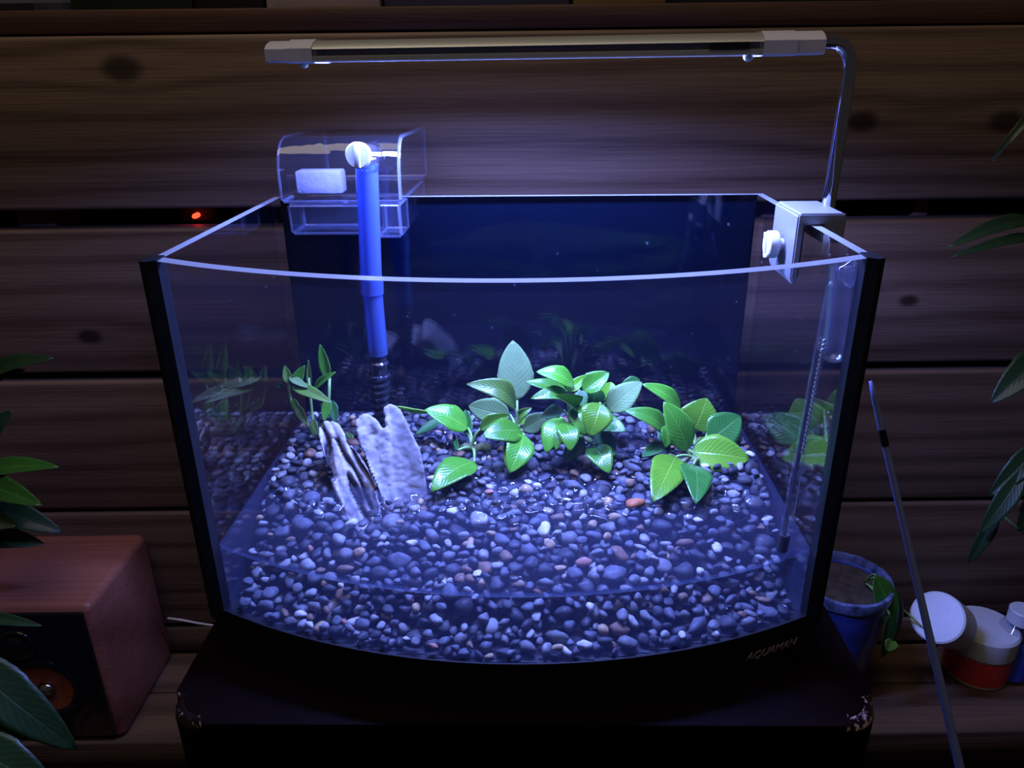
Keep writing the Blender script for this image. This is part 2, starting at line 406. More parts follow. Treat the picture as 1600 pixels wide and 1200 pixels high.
# ------------------------------------------------------------------ stool
st = tag(empty('stool', (.003, .262, 0), -.02), 'dark lacquered stool with a chipped rounded seat under the fish tank', 'stool')
bm = bmesh.new()
vs = add_prism(bm, round_rect(-.168, .168, 0, .262, .020, 7), -.046, 0)
top = [e for e in bm.edges if all(abs(v.co.z) < 1e-6 for v in e.verts)]
bot = [e for e in bm.edges if all(abs(v.co.z+.046) < 1e-6 for v in e.verts)]
r = bmesh.ops.bevel(bm, geom=top, offset=.007, segments=5, affect='EDGES', profile=.5)
for f in bm.faces:
    f.normal_update()
    if f.normal.z > .45 and f.normal.z < .985: f.material_index = 1
obj('seat', bm, [MT['stool'], MT['stool_edge']], st, 'auto')
for sx in (-1, 1):
    for yy in (.03, .232):
        bm = bmesh.new(); add_prism(bm, round_rect(-.018, .018, -.018, .018, .004, 3), FLZ, -.046)
        for v in bm.verts:
            if v.co.z < -.3: v.co.x += sx*.012
        o = obj('leg', bm, MT['stool'], st, 'auto'); o.location = (sx*.138, yy, 0)
for yy in (.03, .232):
    bm = bmesh.new(); add_box(bm, (0, yy, -.075), (.24, .016, .05), bevel=.002); obj('apron', bm, MT['stool'], st, 'auto')
for sx in (-1, 1):
    bm = bmesh.new(); add_box(bm, (sx*.138, .131, -.075), (.016, .166, .05), bevel=.002); obj('apron', bm, MT['stool'], st, 'auto')

# ------------------------------------------------------------------ fish tank
TX, TY, PSI, TD, BUL, ZR, ZB = -.001, .3094, -.0347, .1674, .0381, .2057, .028
HW = .15
ZF = .0215
RAD = (HW**2 + BUL**2)/(2*BUL); AC = RAD-BUL        # arc centre at local (0, AC)
TM = Matrix.Translation((TX, TY, 0)) @ Matrix.Rotation(PSI, 4, 'Z'); TI = TM.inverted()
def T(x, y, z): return TM @ Vector((x, y, z))
A0 = math.asin(HW/RAD)
def arc(r, a0=A0, n=40):
    return [(r*math.sin(a), AC-r*math.cos(a)) for a in [-a0+2*a0*k/n for k in range(n+1)]]
tank = tag(empty('fish_tank', (TX, TY, 0), PSI), 'bow-fronted glass fish tank on a dark plinth, set on the stool', 'fish tank')
G = .0045
def pane(poly, z0, z1, name, m, edge=True):
    bm = bmesh.new(); add_prism(bm, poly, z0, z1, 0, 1)
    return obj(name, bm, [m, MT['glass_edge']], tank, 'auto')
outer = arc(RAD); a_in = math.asin((HW-.002)/(RAD-.006)); GF = .006
inner = arc(RAD-GF, a_in)
pane(outer + inner[::-1], ZF, ZR, 'front_glass', MT['glass_front'])
for s in (-1, 1):
    x0, x1 = (s*HW, s*(HW-G)) if s > 0 else (s*(HW-G), s*HW)
    x0, x1 = min(x0, x1), max(x0, x1)
    pane([(x0, .006), (x1, .006), (x1, TD), (x0, TD)], ZF, ZR, 'side_glass', MT['glass'])
pane([(-HW+G, TD-G), (HW-G, TD-G), (HW-G, TD-.0005), (-HW+G, TD-.0005)], ZF, ZR, 'back_glass', MT['glass'])
bm = bmesh.new(); add_box(bm, (0, TD+.0006, (ZB+ZR)/2-.0005), (2*HW-.006, .0012, ZR-ZB-.001)); obj('backing_film', bm, MT['navy'], tank, False)
for s in (-1, 1):
    bm = bmesh.new()
    add_prism(bm, [(s*(HW+.0018), -.0045), (s*(HW+.0015), .0062), (s*(HW-.0042), .0062), (s*(HW-.0052), -.0035), (s*(HW-.001), -.0062)][::s], ZB-.004, ZR+.0006)
    obj('corner_trim', bm, MT['black_plastic'], tank, 'auto')
plinth = [(x, y) for x, y in arc(RAD+.001, math.asin((HW+.0015)/(RAD+.001)))] + [(HW+.0015, TD+.002), (-HW-.0015, TD+.002)]
bm = bmesh.new(); add_prism(bm, plinth, 0, ZF-.0002)
lip_o = plinth; lip_i = [(x, y) for x, y in arc(RAD+.0002, math.asin((HW+.0006)/(RAD+.0002)))] + [(HW+.0006, TD+.0014), (-HW-.0006, TD+.0014)]
lv = [[bm.verts.new((x, y, z)) for x, y in ring] for ring, z in ((lip_o, ZF-.0002), (lip_o, ZB), (lip_i, ZB), (lip_i, ZF-.0002))]
for A_, B_ in zip(lv, lv[1:]+lv[:1]):
    for k in range(len(A_)):
        k2 = (k+1) % len(A_); bm.faces.new((A_[k], A_[k2], B_[k2], B_[k]))
base = obj('base', bm, MT['black_plastic'], tank, 'auto')
# lettering on the right of the bowed plinth
cu = bpy.data.curves.new('lettering', 'FONT'); cu.body = 'AQUAMAN'; cu.size = .0062; cu.extrude = .00015; cu.shear = .35; cu.space_character = .92; cu.resolution_u = 3
tmp = bpy.data.objects.new('tmp', cu); COL.objects.link(tmp)
me = bpy.data.meshes.new_from_object(tmp.evaluated_get(bpy.context.evaluated_depsgraph_get()))
bpy.data.objects.remove(tmp); bpy.data.curves.remove(cu)
xs = [v.co.x for v in me.vertices]; wid = max(xs)-min(xs)
c0 = TI @ at_z(1209, 1013, .0115); a_mid = math.atan2(c0.x, AC-c0.y)
a_mid -= .012
for v in me.vertices:
    a = a_mid + (v.co.x-min(xs)-wid/2)/RAD; r_ = RAD+.0010+.00015+v.co.z
    v.co = Vector((r_*math.sin(a), AC-r_*math.cos(a), .0122+v.co.y))
me.materials.append(MT['letter']); lo = bpy.data.objects.new('lettering', me); link(lo, base)
# beads of water on the inside of the panes
bm = bmesh.new(); rr = random.Random(3)
def bead(p, r):
    q = bmesh.ops.create_icosphere(bm, subdivisions=1, radius=r); bmesh.ops.translate(bm, vec=p, verts=q['verts'])
for i in range(80):
    z = rr.uniform(.07, .195); r_ = rr.choice([.00035, .0004, .0005, .0007, .0011]) * rr.uniform(.6, 1)
    side = rr.random()
    if side < .5: bead((rr.uniform(-.06, .14), TD-G-.0002, z), r_)
    elif side < .75: bead((-HW+G+.0002, rr.uniform(.03, .15), z), r_*.8)
    else: bead((HW-G-.0002, rr.uniform(.03, .15), z), r_*.8)
b_ = obj('water_beads', bm, MT['thin_glass'], tank); b_['kind'] = 'stuff'

# ------------------------------------------------------------------ water
WZ = .0574
gin = G+.0006
ai = math.asin((HW-G-.0006)/(RAD-.0066))
# ------------------------------------------------------------------ rocks
from mathutils.geometry import tessellate_polygon
def make_rock(name, pts, depth, thick, material, amp, label, groove=0, seed=0, bury=.012):
    P = [at(px, py, depth(py)) for px, py in pts]
    c = sum(P, Vector())/len(P)
    n = Vector((0, 0, 0))
    for i in range(len(P)): n += (P[i]-c).cross(P[(i+1) % len(P)]-c)
    n.normalize()
    if n.y > 0: n = -n
    bm = bmesh.new()
    f = [bm.verts.new(p-c) for p in P]; b = [bm.verts.new((p-c)*.92 - n*thick) for p in P]
    k = len(P)
    for v in f+b:
        if v.co.z+c.z < .066: v.co.z -= bury
    bm.faces.new(f); bm.faces.new(b[::-1])
    for i in range(k): bm.faces.new((f[i], b[i], b[(i+1) % k], f[(i+1) % k]))
    bmesh.ops.recalc_face_normals(bm, faces=bm.faces)
    me = bpy.data.meshes.new(name); bm.to_mesh(me); bm.free()
    o = bpy.data.objects.new(name, me); link(o)
    md = o.modifiers.new('r', 'REMESH'); md.mode = 'VOXEL'; md.voxel_size = .0009
    me2 = bpy.data.meshes.new_from_object(o.evaluated_get(bpy.context.evaluated_depsgraph_get()))
    o.modifiers.clear(); o.data = me2; bpy.data.meshes.remove(me); me2.name = name
    ax = (P[0]-P[len(P)//2]).normalized() if not groove else (at(509, 660, depth(660))-at(580, 800, depth(800))).normalized()
    sd = n.cross(ax)
    sdl = (Vector((.93, 0, .36))).normalized()
    bm = bmesh.new(); bm.from_mesh(me2); [bmesh.ops.smooth_vert(bm, verts=bm.verts, factor=.5) for _ in range(4)]; bm.normal_update()
    off = Vector((seed*7.1, seed*3.3, 0))
    pit = bm.verts.layers.float.new('pit')
    xw = max(v.co.x for v in bm.verts)
    for v in bm.verts:
        p = v.co
        d = amp*(noise.fractal(p*70+off, 1, 2, 4)*.6 + abs(noise.noise(p*160+off))*.5 + (abs(noise.noise(p*46+off*2))-.2)*.6 + noise.noise(p*420+off)*.16)
        if groove:
            q = Vector((p.dot(ax)*38, p.dot(sd)*170, p.dot(n)*38)) + off
            g = noise.noise(q)
            gg = max(0, .35-abs(g))*(1 if noise.noise(q*.6+Vector((9, 9, 9))) > -.1 else .25)
            v[pit] = min(1, max(0, (gg-.07)*6))
            d -= groove*max(0, .35-abs(g))*2*(.5+.5*max(0, v.normal.dot(n)))*(1 if noise.noise(q*.6+Vector((9, 9, 9))) > -.1 else .25)
        else:      # a paler, rougher seam along the left flank
            u_ = p.dot(sdl) + .004*noise.noise(p*60)
            v[pit] = min(1, max(0, (u_-.002)*180)); d += .0006*max(0, 1-v[pit])*noise.fractal(p*190, 1, 2, 3)
        v.co += v.normal*d
    bm.to_mesh(me2); bm.free()
    for p in me2.polygons: p.use_smooth = True
    me2.materials.append(material); o.location = c
    tag(o, label, 'stone'); return o
RM1 = rock_mat('grey_slab_stone', (.18, .18, .175), (.50, .48, .45), (110, 110, 40), (.62, .64, .66))
RM2 = rock_mat('banded_stone', (.10, .10, .11), (.66, .63, .60), (330, 90, 60), (.05, .05, .06))
slab = [(554, 656), (562, 648), (573, 645), (584, 653), (591, 664), (597, 672), (605, 668), (602, 652), (599, 638), (607, 632), (618, 634), (627, 643), (637, 664), (647, 684), (656, 704),
        (662, 728), (667, 752), (664, 765), (640, 782), (619, 794), (603, 776), (587, 752), (573, 722), (561, 692)]
dl = lambda py: .362 + max(0, (792-py))/160*.036
rock1 = make_rock('slab_stone', slab, dl, .016, RM1, .0010, 'pale grey notched slab of stone leaning upright in the gravel', seed=1)
left = [(496, 678), (499, 664), (508, 657), (518, 657), (530, 664), (541, 685), (555, 703), (571, 724), (586, 752), (596, 786), (600, 800), (590, 806), (562, 808), (545, 792), (528, 768), (514, 735), (501, 705)]
dr = lambda py: .356 + max(0, (806-py))/150*.042
rock2 = make_rock('ridged_stone', left, dr, .014, RM2, .0012, 'dark ridged stone with pale streaks leaning left of the grey slab', groove=.0062, seed=4)

# ------------------------------------------------------------------ gravel: pebbles dropped one by one onto a height field
rng = np.random.RandomState(5)
CELL = .0008
gx = np.arange(-HW, HW, CELL); gy = np.arange(-BUL, TD, CELL)
NX, NY = len(gx), len(gy)
XX, YY = np.meshgrid(gx, gy, indexing='ij')
GI = .0066
def inside_margin(x, y):
    return np.minimum(np.minimum(HW-GI-np.abs(x), TD-GI-y), RAD-GI-np.sqrt(x*x+(y-AC)**2))
def target(x, y):
    t = np.interp(y, [-.04, -.02, .01, .035, .05, .075, .17], [.0330, .0375, .0460, .0545, .0588, .0618, .0622])
    t = t + .0050*np.exp(-((x+.115)**2/.030**2 + (y-.105)**2/.045**2)) + .0035*np.exp(-((x-.12)**2/.03**2 + (y-.10)**2/.05**2))
    t = t + .0022*np.sin(x*47+1.0)*np.sin(y*61+.5) + .0012*np.sin(x*110+y*70)
    e = RAD-GI-np.sqrt(x*x+(y-AC)**2)
    return np.minimum(t, np.interp(e, [0, .008, .014, .036, .058], [.0258, .0268, .0300, .0460, .0640]))
marg = inside_margin(XX, YY)
TG = target(XX, YY)
H = np.where(RAD-GI-np.sqrt(XX**2+(YY-AC)**2) < .0125, ZF+.0004, np.maximum(ZF+.0004, TG-.0145))
CORE = H.copy()
blocked = np.zeros_like(H, bool)
for rk in (rock1, rock2):
    co = np.array([(TI @ (rk.location+v.co))[:] for v in rk.data.vertices])
    sel = co[:, 2] < .066
    ii = ((co[sel, 0]+HW)/CELL).astype(int).clip(0, NX-1); jj = ((co[sel, 1]+BUL)/CELL).astype(int).clip(0, NY-1)
    blocked[ii, jj] = True
# fill the outline: a cell between two blocked cells of the same column is blocked
for i in range(NX):
    j = np.flatnonzero(blocked[i])
    if len(j): blocked[i, j[0]:j[-1]+1] = True
b2 = blocked.copy()
for di in (-1, 0, 1):
    for dj in (-1, 0, 1): b2 |= np.roll(np.roll(blocked, di, 0), dj, 1)
blocked = b2
front = np.argwhere((marg < .007) & (marg > .002))
peb = []
fails = 0
while fails < 140 and len(peb) < 4600:
    big = math.exp(rng.normal(0, .30))
    a = float(np.clip(.0042*big, .0023, .0064)); b = a*rng.uniform(.55, .95); c = a*rng.uniform(.42, .80)
    best = None
    for _ in range(14):
        if rng.rand() < .35: q_ = rng.randint(len(front)); i, j = front[q_]
        else: i = rng.randint(3, NX-3); j = rng.randint(3, NY-3)
        if marg[i, j] < a*.90: continue
        if H[i, j] > TG[i, j]-c*1.1 or blocked[i, j]: continue
        th = rng.uniform(0, PI); ct, s_ = math.cos(th), math.sin(th)
        r_ = int(a/CELL)+1
        i0, i1, j0, j1 = max(0, i-r_), min(NX, i+r_+1), max(0, j-r_), min(NY, j+r_+1)
        dx = XX[i0:i1, j0:j1]-gx[i]; dy = YY[i0:i1, j0:j1]-gy[j]
        u = ((dx*ct+dy*s_)/a)**2 + ((-dx*s_+dy*ct)/b)**2
        mk = u < 1
        if (blocked[i0:i1, j0:j1] & mk & (u < .8)).any(): continue
        dome = c*np.sqrt(np.clip(1-u, 0, 1))
        zc = float((H[i0:i1, j0:j1]+dome)[mk].max())
        d = TG[i, j]-(zc+c)
        if best is None or d > best[0]: best = (d, i, j, zc, th, i0, i1, j0, j1, mk, dome)
    if best is None or best[0] < -.0022: fails += 1; continue
    fails = 0
    d, i, j, zc, th, i0, i1, j0, j1, mk, dome = best
    sub = H[i0:i1, j0:j1]; sub[mk] = np.maximum(sub[mk], zc+dome[mk])
    peb.append([gx[i], gy[j], zc, a, b, c, th])
peb = np.array(peb)
NP = len(peb)
pal = rng.choice(len(PEB), NP, p=np.array(PEBW)/sum(PEBW))
# pebble shapes
def pebble_shape(seed):
    b = bmesh.new(); bmesh.ops.create_icosphere(b, subdivisions=2, radius=1)
    r = random.Random(seed); off = Vector((r.uniform(-9, 9), r.uniform(-9, 9), r.uniform(-9, 9)))
    cuts = [(Vector((r.gauss(0, 1), r.gauss(0, 1), r.gauss(0, 1))).normalized(), r.uniform(.50, .88)) for _ in range(8)]
    V = []
    for v in b.verts:
        p = v.co*(1+.24*noise.noise(v.co*1.2+off))
        for n, h in cuts:
            e = p.dot(n)-h
            if e > 0: p = p-n*e*.88
        V.append(p[:])
    V = np.array(V); V /= np.abs(V).max(0)
    F = np.array([[v.index for v in f.verts] for f in b.faces]); b.free()
    return V, F
SHAPES = [pebble_shape(i) for i in range(18)]
def placed(k):
    x, y, z, a, b, c, th = peb[k]
    V, F = SHAPES[k % 18]
    V = V*np.array([a, b, c])*1.04
    t = .34*math.sin(k*1.7)                       # slight tilt
    ct, s_ = math.cos(t), math.sin(t); V = np.stack([V[:, 0], V[:, 1]*ct-V[:, 2]*s_, V[:, 1]*s_+V[:, 2]*ct], 1)
    ct, s_ = math.cos(th), math.sin(th); V = np.stack([V[:, 0]*ct-V[:, 1]*s_, V[:, 0]*s_+V[:, 1]*ct, V[:, 2]], 1)
    return V + np.array([x, y, z]), F
# which 300 show largest: uncovered from above (or against the front glass), nearest first
ii = ((peb[:, 0]+HW)/CELL).astype(int).clip(0, NX-1); jj = ((peb[:, 1]+BUL)/CELL).astype(int).clip(0, NY-1)
topgap = H[ii, jj]-(peb[:, 2]+peb[:, 5])
wp = np.array([(TM @ Vector(p[:3]))[:] for p in peb]); dist = np.linalg.norm(wp-np.array(CAM), axis=1)
fgap = RAD-GI-np.sqrt(peb[:, 0]**2+(peb[:, 1]-AC)**2)-peb[:, 3]
vis = (topgap < .0006) | (fgap < .0010)
size = np.where(vis, peb[:, 3]*np.sqrt(peb[:, 4]/peb[:, 3])/dist, 0)
order = np.argsort(-size)
# a few pebbles of the photograph that stand out
def unique_near(px, py, z, palette, label):
    p = TI @ at_z(px, py, z)
    d = np.hypot(peb[:, 0]-p.x, peb[:, 1]-p.y) + np.where(topgap < .0006, 0, 1)
    d = d + np.where(peb[:, 3] < .0048, 0, .5); k = int(np.argmin(d)); pal[k] = palette; uniq[k] = label; return k
uniq = {}
PEB.append(('rust', (.42, .15, .06))); PEBM.append(pebble_mat('pebble_rust', (.42, .15, .06)))
k = unique_near(985, 785, .060, 9, 'rust-brown pebble near the waterline, just left of the drooping lime leaf')
peb[k, 3:6] *= 1.45; peb[k, 2] += .0022
unique_near(1080, 610+380, .036, 5, 'clean white pebble low against the front glass, right of centre')
unique_near(414, 797, .060, 7, 'yellowish tan pebble beside the left glass wall')
unique_near(1031, 803, .058, 5, 'bright white pebble just below the drooping lime leaf')
ind = list(uniq) + [int(k) for k in order if int(k) not in uniq][:300-len(uniq)]
inds = set(ind)
SIZES = ('small', 'medium', 'large')
q1, q2 = np.quantile(peb[ind, 3], [.33, .67])
COLS = ['hard by the left glass wall', 'near the left glass wall', 'left of centre', 'at the centre', 'right of centre', 'near the right glass wall', 'hard by the right glass wall']
def pebble_label(k):
    x, y, z, a, b, c, th = peb[k]
    sz = SIZES[int(a > q1)+int(a > q2)]
    ci = COLS[int(np.searchsorted([-.115, -.075, -.025, .025, .075, .115], x))]
    edge = RAD-GI-math.hypot(x, y-AC)
    if edge < .010: row = 'against the front glass'
    elif z+c > WZ: row = 'out of the water'
    elif y > .028: row = 'just below the waterline'
    elif y > .008: row = 'under mid-depth water'
    else: row = 'deep near the front'
    form = 'flat' if c < .55*a else ('long' if b < .75*a else 'round')
    return '%s %s %s pebble %s, %s' % (sz, form, PEB[int(pal[k])][0], row, ci)
meshes = {}
for k in ind:
    key = (k % 18, int(pal[k]))
    x, y, z, a, b, c, th = peb[k]
    V, F = placed(k)
    me = bpy.data.meshes.new('pebble')
    me.from_pydata((V-np.array([x, y, z])).tolist(), [], F.tolist())
    me.polygons.foreach_set('use_smooth', [True]*len(F)); me.materials.append(PEBM[pal[k]])
    o = bpy.data.objects.new('pebble', me); COL.objects.link(o)
    o.location = TM @ Vector((x, y, z)); o.rotation_euler = (0, 0, PSI)
    if k in uniq: tag(o, uniq[k], 'pebble')
    else: tag(o, pebble_label(k), 'pebble', 'pebbles in the tank gravel')
# the rest of the gravel with its dark underside, as one stuff object
Vs, Fs, Ms = [], [], []; nv = 0
for k in range(NP):
    if k in inds: continue
    V, F = placed(k); Vs.append(V); Fs.append(F+nv); Ms += [int(pal[k])+1]*len(F); nv += len(V)
st_ = 3
cx = np.arange(0, NX, st_); cy_ = np.arange(0, NY, st_)
idx = -np.ones((len(cx), len(cy_)), int); cv = []
for i, I in enumerate(cx):
    for j, J in enumerate(cy_):
        if marg[I, J] > .0003: idx[i, j] = nv+len(cv); cv.append((gx[I], gy[J], max(ZF+.0003, CORE[I, J]-.0012)))
cf = [(idx[i, j], idx[i+1, j], idx[i+1, j+1], idx[i, j+1]) for i in range(len(cx)-1) for j in range(len(cy_)-1) if min(idx[i, j], idx[i+1, j], idx[i+1, j+1], idx[i, j+1]) >= 0]
me = bpy.data.meshes.new('gravel')
me.from_pydata(np.concatenate(Vs+[np.array(cv)]).tolist(), [], np.concatenate(Fs).tolist()+cf)
for m in [MT['bed']]+PEBM: me.materials.append(m)
me.polygons.foreach_set('material_index', Ms+[0]*len(cf)); me.polygons.foreach_set('use_smooth', [True]*len(me.polygons)); me.update()
go = bpy.data.objects.new('gravel', me); COL.objects.link(go); go.location = (TX, TY, 0); go.rotation_euler = (0, 0, PSI)
tag(go, 'bed of mixed small grey river gravel filling the tank bottom', 'gravel', kind='stuff')
print('pebbles', NP)

# ------------------------------------------------------------------ water surface: flat, climbing a little where it meets pebbles, stones and glass
dry = ((H > WZ-.0002) | blocked).astype(float)
def blur(a, n):
    for _ in range(n):
        for ax_ in (0, 1): a = (np.roll(a, 1, ax_)+a*2+np.roll(a, -1, ax_))/4
    return a
men = .0027*blur(dry, 4) + .0007*blur(dry, 14)
def men_at(x, y):
    fi = min(NX-1.001, max(0, (x+HW)/CELL)); fj = min(NY-1.001, max(0, (y+BUL)/CELL)); i, j = int(fi), int(fj); a, b = fi-i, fj-j
    return men[i, j]*(1-a)*(1-b)+men[i+1, j]*a*(1-b)+men[i, j+1]*(1-a)*b+men[i+1, j+1]*a*b
wx_, wy_ = 480, 360
us = np.linspace(-1, 1, wx_+1); vv = np.linspace(0, 1, wy_+1)
XW = HW-gin
Vw = []
for u in us:
    x = u*XW; yf_ = AC-math.sqrt((RAD-.0066)**2-x*x); yb_ = TD-gin
    for v in vv:
        y = yf_+(yb_-yf_)*v
        e = min(XW-abs(x), y-yf_, yb_-y)
        Vw.append((x, y, WZ + men_at(x, y) + (.0022 if e < .0001 else 0)+.0020*math.exp(-e/.0016)))
st2 = wy_+1
Fw = [(i*st2+j, (i+1)*st2+j, (i+1)*st2+j+1, i*st2+j+1) for i in range(wx_) for j in range(wy_)]
ring = [i*st2 for i in range(wx_+1)] + [wx_*st2+j for j in range(1, wy_+1)] + [i*st2+wy_ for i in range(wx_-1, -1, -1)] + [j for j in range(wy_-1, 0, -1)]
nb = len(Vw); Vw += [(Vw[k][0], Vw[k][1], Vw[k][2]) for k in ring] + [(Vw[k][0], Vw[k][1], ZF+.0006) for k in ring]
n_ = len(ring)
Fw += [(nb+k, nb+n_+k, nb+n_+(k+1) % n_, nb+(k+1) % n_) for k in range(n_)]
me = bpy.data.meshes.new('water'); me.from_pydata(Vw, [], Fw); me.polygons.foreach_set('use_smooth', [True]*len(Fw)); me.materials.append(MT['water'])
wo = bpy.data.objects.new('water', me); COL.objects.link(wo); wo.location = (TX, TY, 0); wo.rotation_euler = (0, 0, PSI)
tag(wo, 'shallow clear water covering the gravel inside the tank', 'water', kind='stuff')

# ------------------------------------------------------------------ leaves and plants
def leaf_mesh(B, Tp, width, N, bend=0.0, fold=.25, curl=0.0, wave=.0, shape=.9, mid=None, twist=0.0, thick=.00035, n=14, mm=8, off=0.):
    """a blade from B to Tp; N is the way its upper side faces; bend lifts the middle along N"""
    B, Tp, N = Vector(B), Vector(Tp), Vector(N)
    L = (Tp-B).length; ax = (Tp-B).normalized()
    N = (N-ax*N.dot(ax)).normalized(); sd = N.cross(ax)
    bm = bmesh.new(); uvl = bm.loops.layers.uv.new('UVMap')
    top, bot, uvs = [], [], {}
    for i in range(n+1):
        t = i/n
        wv = width*.64*(math.sin(PI*t**shape)**.72)*(1-.22*t) * (1.08 if t < .5 else 1)
        if t > .93: wv *= (1-t)/.07*.6+.05
        wv = max(wv, width*.012)
        ce = B + ax*(L*t) + N*(bend*L*math.sin(PI*t)*(1 if True else 0)) + sd*(off*L*math.sin(PI*t))
        tw = twist*t
        rs = sd*math.cos(tw)+N*math.sin(tw); rn = N*math.cos(tw)-sd*math.sin(tw)
        rt, rb = [], []
        for j in range(mm+1):
            s = -1+2*j/mm
            lift = fold*abs(s)**1.3*wv - curl*s*s*wv*t + wave*width*math.sin(t*9+j*.4+s)*abs(s)
            p = ce + rs*(s*wv) + rn*lift
            a = bm.verts.new(p + rn*thick*.5); b = bm.verts.new(p - rn*thick*.5)
            uvs[a] = uvs[b] = (t, j/mm)
            rt.append(a); rb.append(b)
        top.append(rt); bot.append(rb)
    for i in range(n):
        for j in range(mm):
            bm.faces.new((top[i][j], top[i][j+1], top[i+1][j+1], top[i+1][j])[::-1])
            bm.faces.new((bot[i][j], bot[i][j+1], bot[i+1][j+1], bot[i+1][j]))
        for j in (0, mm):
            q = (top[i][j], top[i+1][j], bot[i+1][j], bot[i][j]); bm.faces.new(q if j else q[::-1])
    for i in (0, n):
        for j in range(mm):
            q = (top[i][j], top[i][j+1], bot[i][j+1], bot[i][j]); bm.faces.new(q if i == 0 else q[::-1])
    for f in bm.faces:
        for l in f.loops: l[uvl].uv = uvs[l.vert]
    bmesh.ops.recalc_face_normals(bm, faces=bm.faces)
    return bm
CUR = {}
def begin(name, root, label, group=None):
    p = tag(empty(name, root), label, 'plant', group); CUR['p'] = p; CUR['r'] = Vector(root); return p
def px_w(px, p):
    """size in metres of px pixels at point p"""
    return px/FPX*(Vector(p)-CAM).dot(FWD)
ZMIN = [.0675]
def leaf(bx, by, by_, tx, ty, ty_, w, kind='g', N=(0, -.6, .8), stem=True, **kw):
    """blade from pixel (bx,by) at depth by_ to pixel (tx,ty) at depth ty_, w pixels wide"""
    B, Tp = at(bx, by, by_), at(tx, ty, ty_)
    if ZMIN[0] is not None:          # keep the blade above the gravel
        if B.z < ZMIN[0]: B = at_z(bx, by, ZMIN[0])
        if Tp.z < ZMIN[0]-.002: Tp = at_z(tx, ty, ZMIN[0]-.002)
    bm = leaf_mesh(B, Tp, px_w(w, (B+Tp)/2), N, **kw)
    o = obj('leaf', bm, LEAF[kind], CUR['p'], True, world=True)
    if stem:
        r = CUR['r']; mid_ = (r+B)/2 + Vector((0, 0, .004)) + (B-Tp).normalized()*.002
        bm = bmesh.new(); pts = [r*(1-t)**2 + mid_*2*t*(1-t) + B*t*t for t in [k/8 for k in range(9)]]
        # the stalk runs on under the blade as the midrib
        add_tube(bm, pts, [.0011*(1-.3*k/8) for k in range(9)], 8); obj('stem', bm, MT['stem'], CUR['p'], True, world=True)
    return o
def rhizome(a, b, r=.0032):
    bm = bmesh.new(); pts = [Vector(a).lerp(Vector(b), k/8)+Vector((0, 0, .0015*math.sin(k*1.3))) for k in range(9)]
    add_tube(bm, pts, [r*(.6+.4*math.sin(PI*(k+.8)/9.6)+.12*math.sin(k*2.2)) for k in range(9)], 10); obj('rhizome', bm, MT['rhizome'], CUR['p'], True, world=True)
CF = (-.1, -.85, .5); UPF = (0, -.35, .94); FR = (0, -.95, .25)
# --- left anubias: two crowns
begin('anubias', at_z(738, 702, .062), 'anubias with one tall pale upright leaf, nearest the grey slab', 'broad-leaved plants in the tank')
rhizome(at_z(722, 702, .062), at_z(765, 700, .063))
leaf(731, 669, .428, 664, 640, .425, 38, 'g', (.15, -.5, .85), bend=.10, fold=.12)
leaf(676, 645, .426, 620, 635, .424, 14, 'l', (.1, .4, .9), stem=False, bend=-.10, fold=.5, twist=.8)
leaf(741, 722, .402, 674, 768, .380, 44, 'g', (-.2, -.55, .8), bend=.12, fold=.10)
leaf(750, 671, .420, 797, 649, .425, 22, 'l', (-.3, -.8, .5), bend=.08, fold=.5)
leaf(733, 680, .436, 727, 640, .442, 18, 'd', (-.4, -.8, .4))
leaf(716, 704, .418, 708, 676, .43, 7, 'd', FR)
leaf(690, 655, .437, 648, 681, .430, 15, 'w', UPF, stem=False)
CUR['r'] = at_z(808, 690, .064)
rhizome(at_z(795, 690, .064), at_z(822, 692, .064))
leaf(808, 626, .438, 801, 532, .455, 47, 'p', (.12, -.95, .1), bend=.03, fold=.06, shape=.95)
leaf(806, 638, .425, 729, 600, .415, 32, 'o', (.25, -.55, .75), bend=.26, fold=.2, twist=-.3)
leaf(797, 648, .436, 732, 634, .442, 36, 'p', (.1, -.95, .25), bend=.12, fold=.1)
leaf(815, 673, .408, 754, 682, .392, 38, 'g', (-.1, -.62, .8), bend=.10, fold=.06)
leaf(819, 680, .404, 796, 739, .392, 38, 'g', (.2, -.75, .6), bend=.10, fold=.14)
leaf(816, 676, .410, 792, 732, .402, 36, 'l', (.2, -.75, .6), bend=.04, fold=.1, stem=False)
leaf(816, 671, .432, 855, 648, .440, 26, 'p', (.2, -.9, .4), bend=.08)
leaf(808, 651, .425, 831, 637, .425, 11, 'l', (.2, -.8, .6), bend=.12, fold=.5)
leaf(812, 664, .420, 820, 651, .422, 8, 'l', FR, fold=.5)
# --- middle anubias
begin('anubias', at_z(898, 690, .062), 'bushiest anubias, the dense middle clump of many leaves', 'broad-leaved plants in the tank')
rhizome(at_z(880, 692, .062), at_z(925, 690, .062))
leaf(897, 602, .425, 838, 581, .42, 29, 'g', (.2, -.55, .8), bend=.18, fold=.1)
leaf(885, 610, .432, 821, 597, .428, 20, 'g', (.1, -.5, .85), bend=.05, fold=.15)
leaf(890, 617, .422, 829, 623, .412, 21, 'g', (.05, -.6, .8), bend=.16, fold=.1)
leaf(895, 642, .412, 866, 618, .405, 21, 'l', (.5, -.7, .5), bend=.15, fold=1.5, curl=-.6)
leaf(886, 612, .424, 916, 586, .43, 16, 'l', (-.4, -.8, .5), bend=-.1, fold=.45)
leaf(911, 612, .424, 952, 582, .428, 29, 'g', (-.2, -.75, .6), bend=.06, fold=.35, wave=.03)
leaf(948, 628, .430, 955, 597, .438, 27, 'l', (0, -.9, .4), bend=.04, fold=.3)
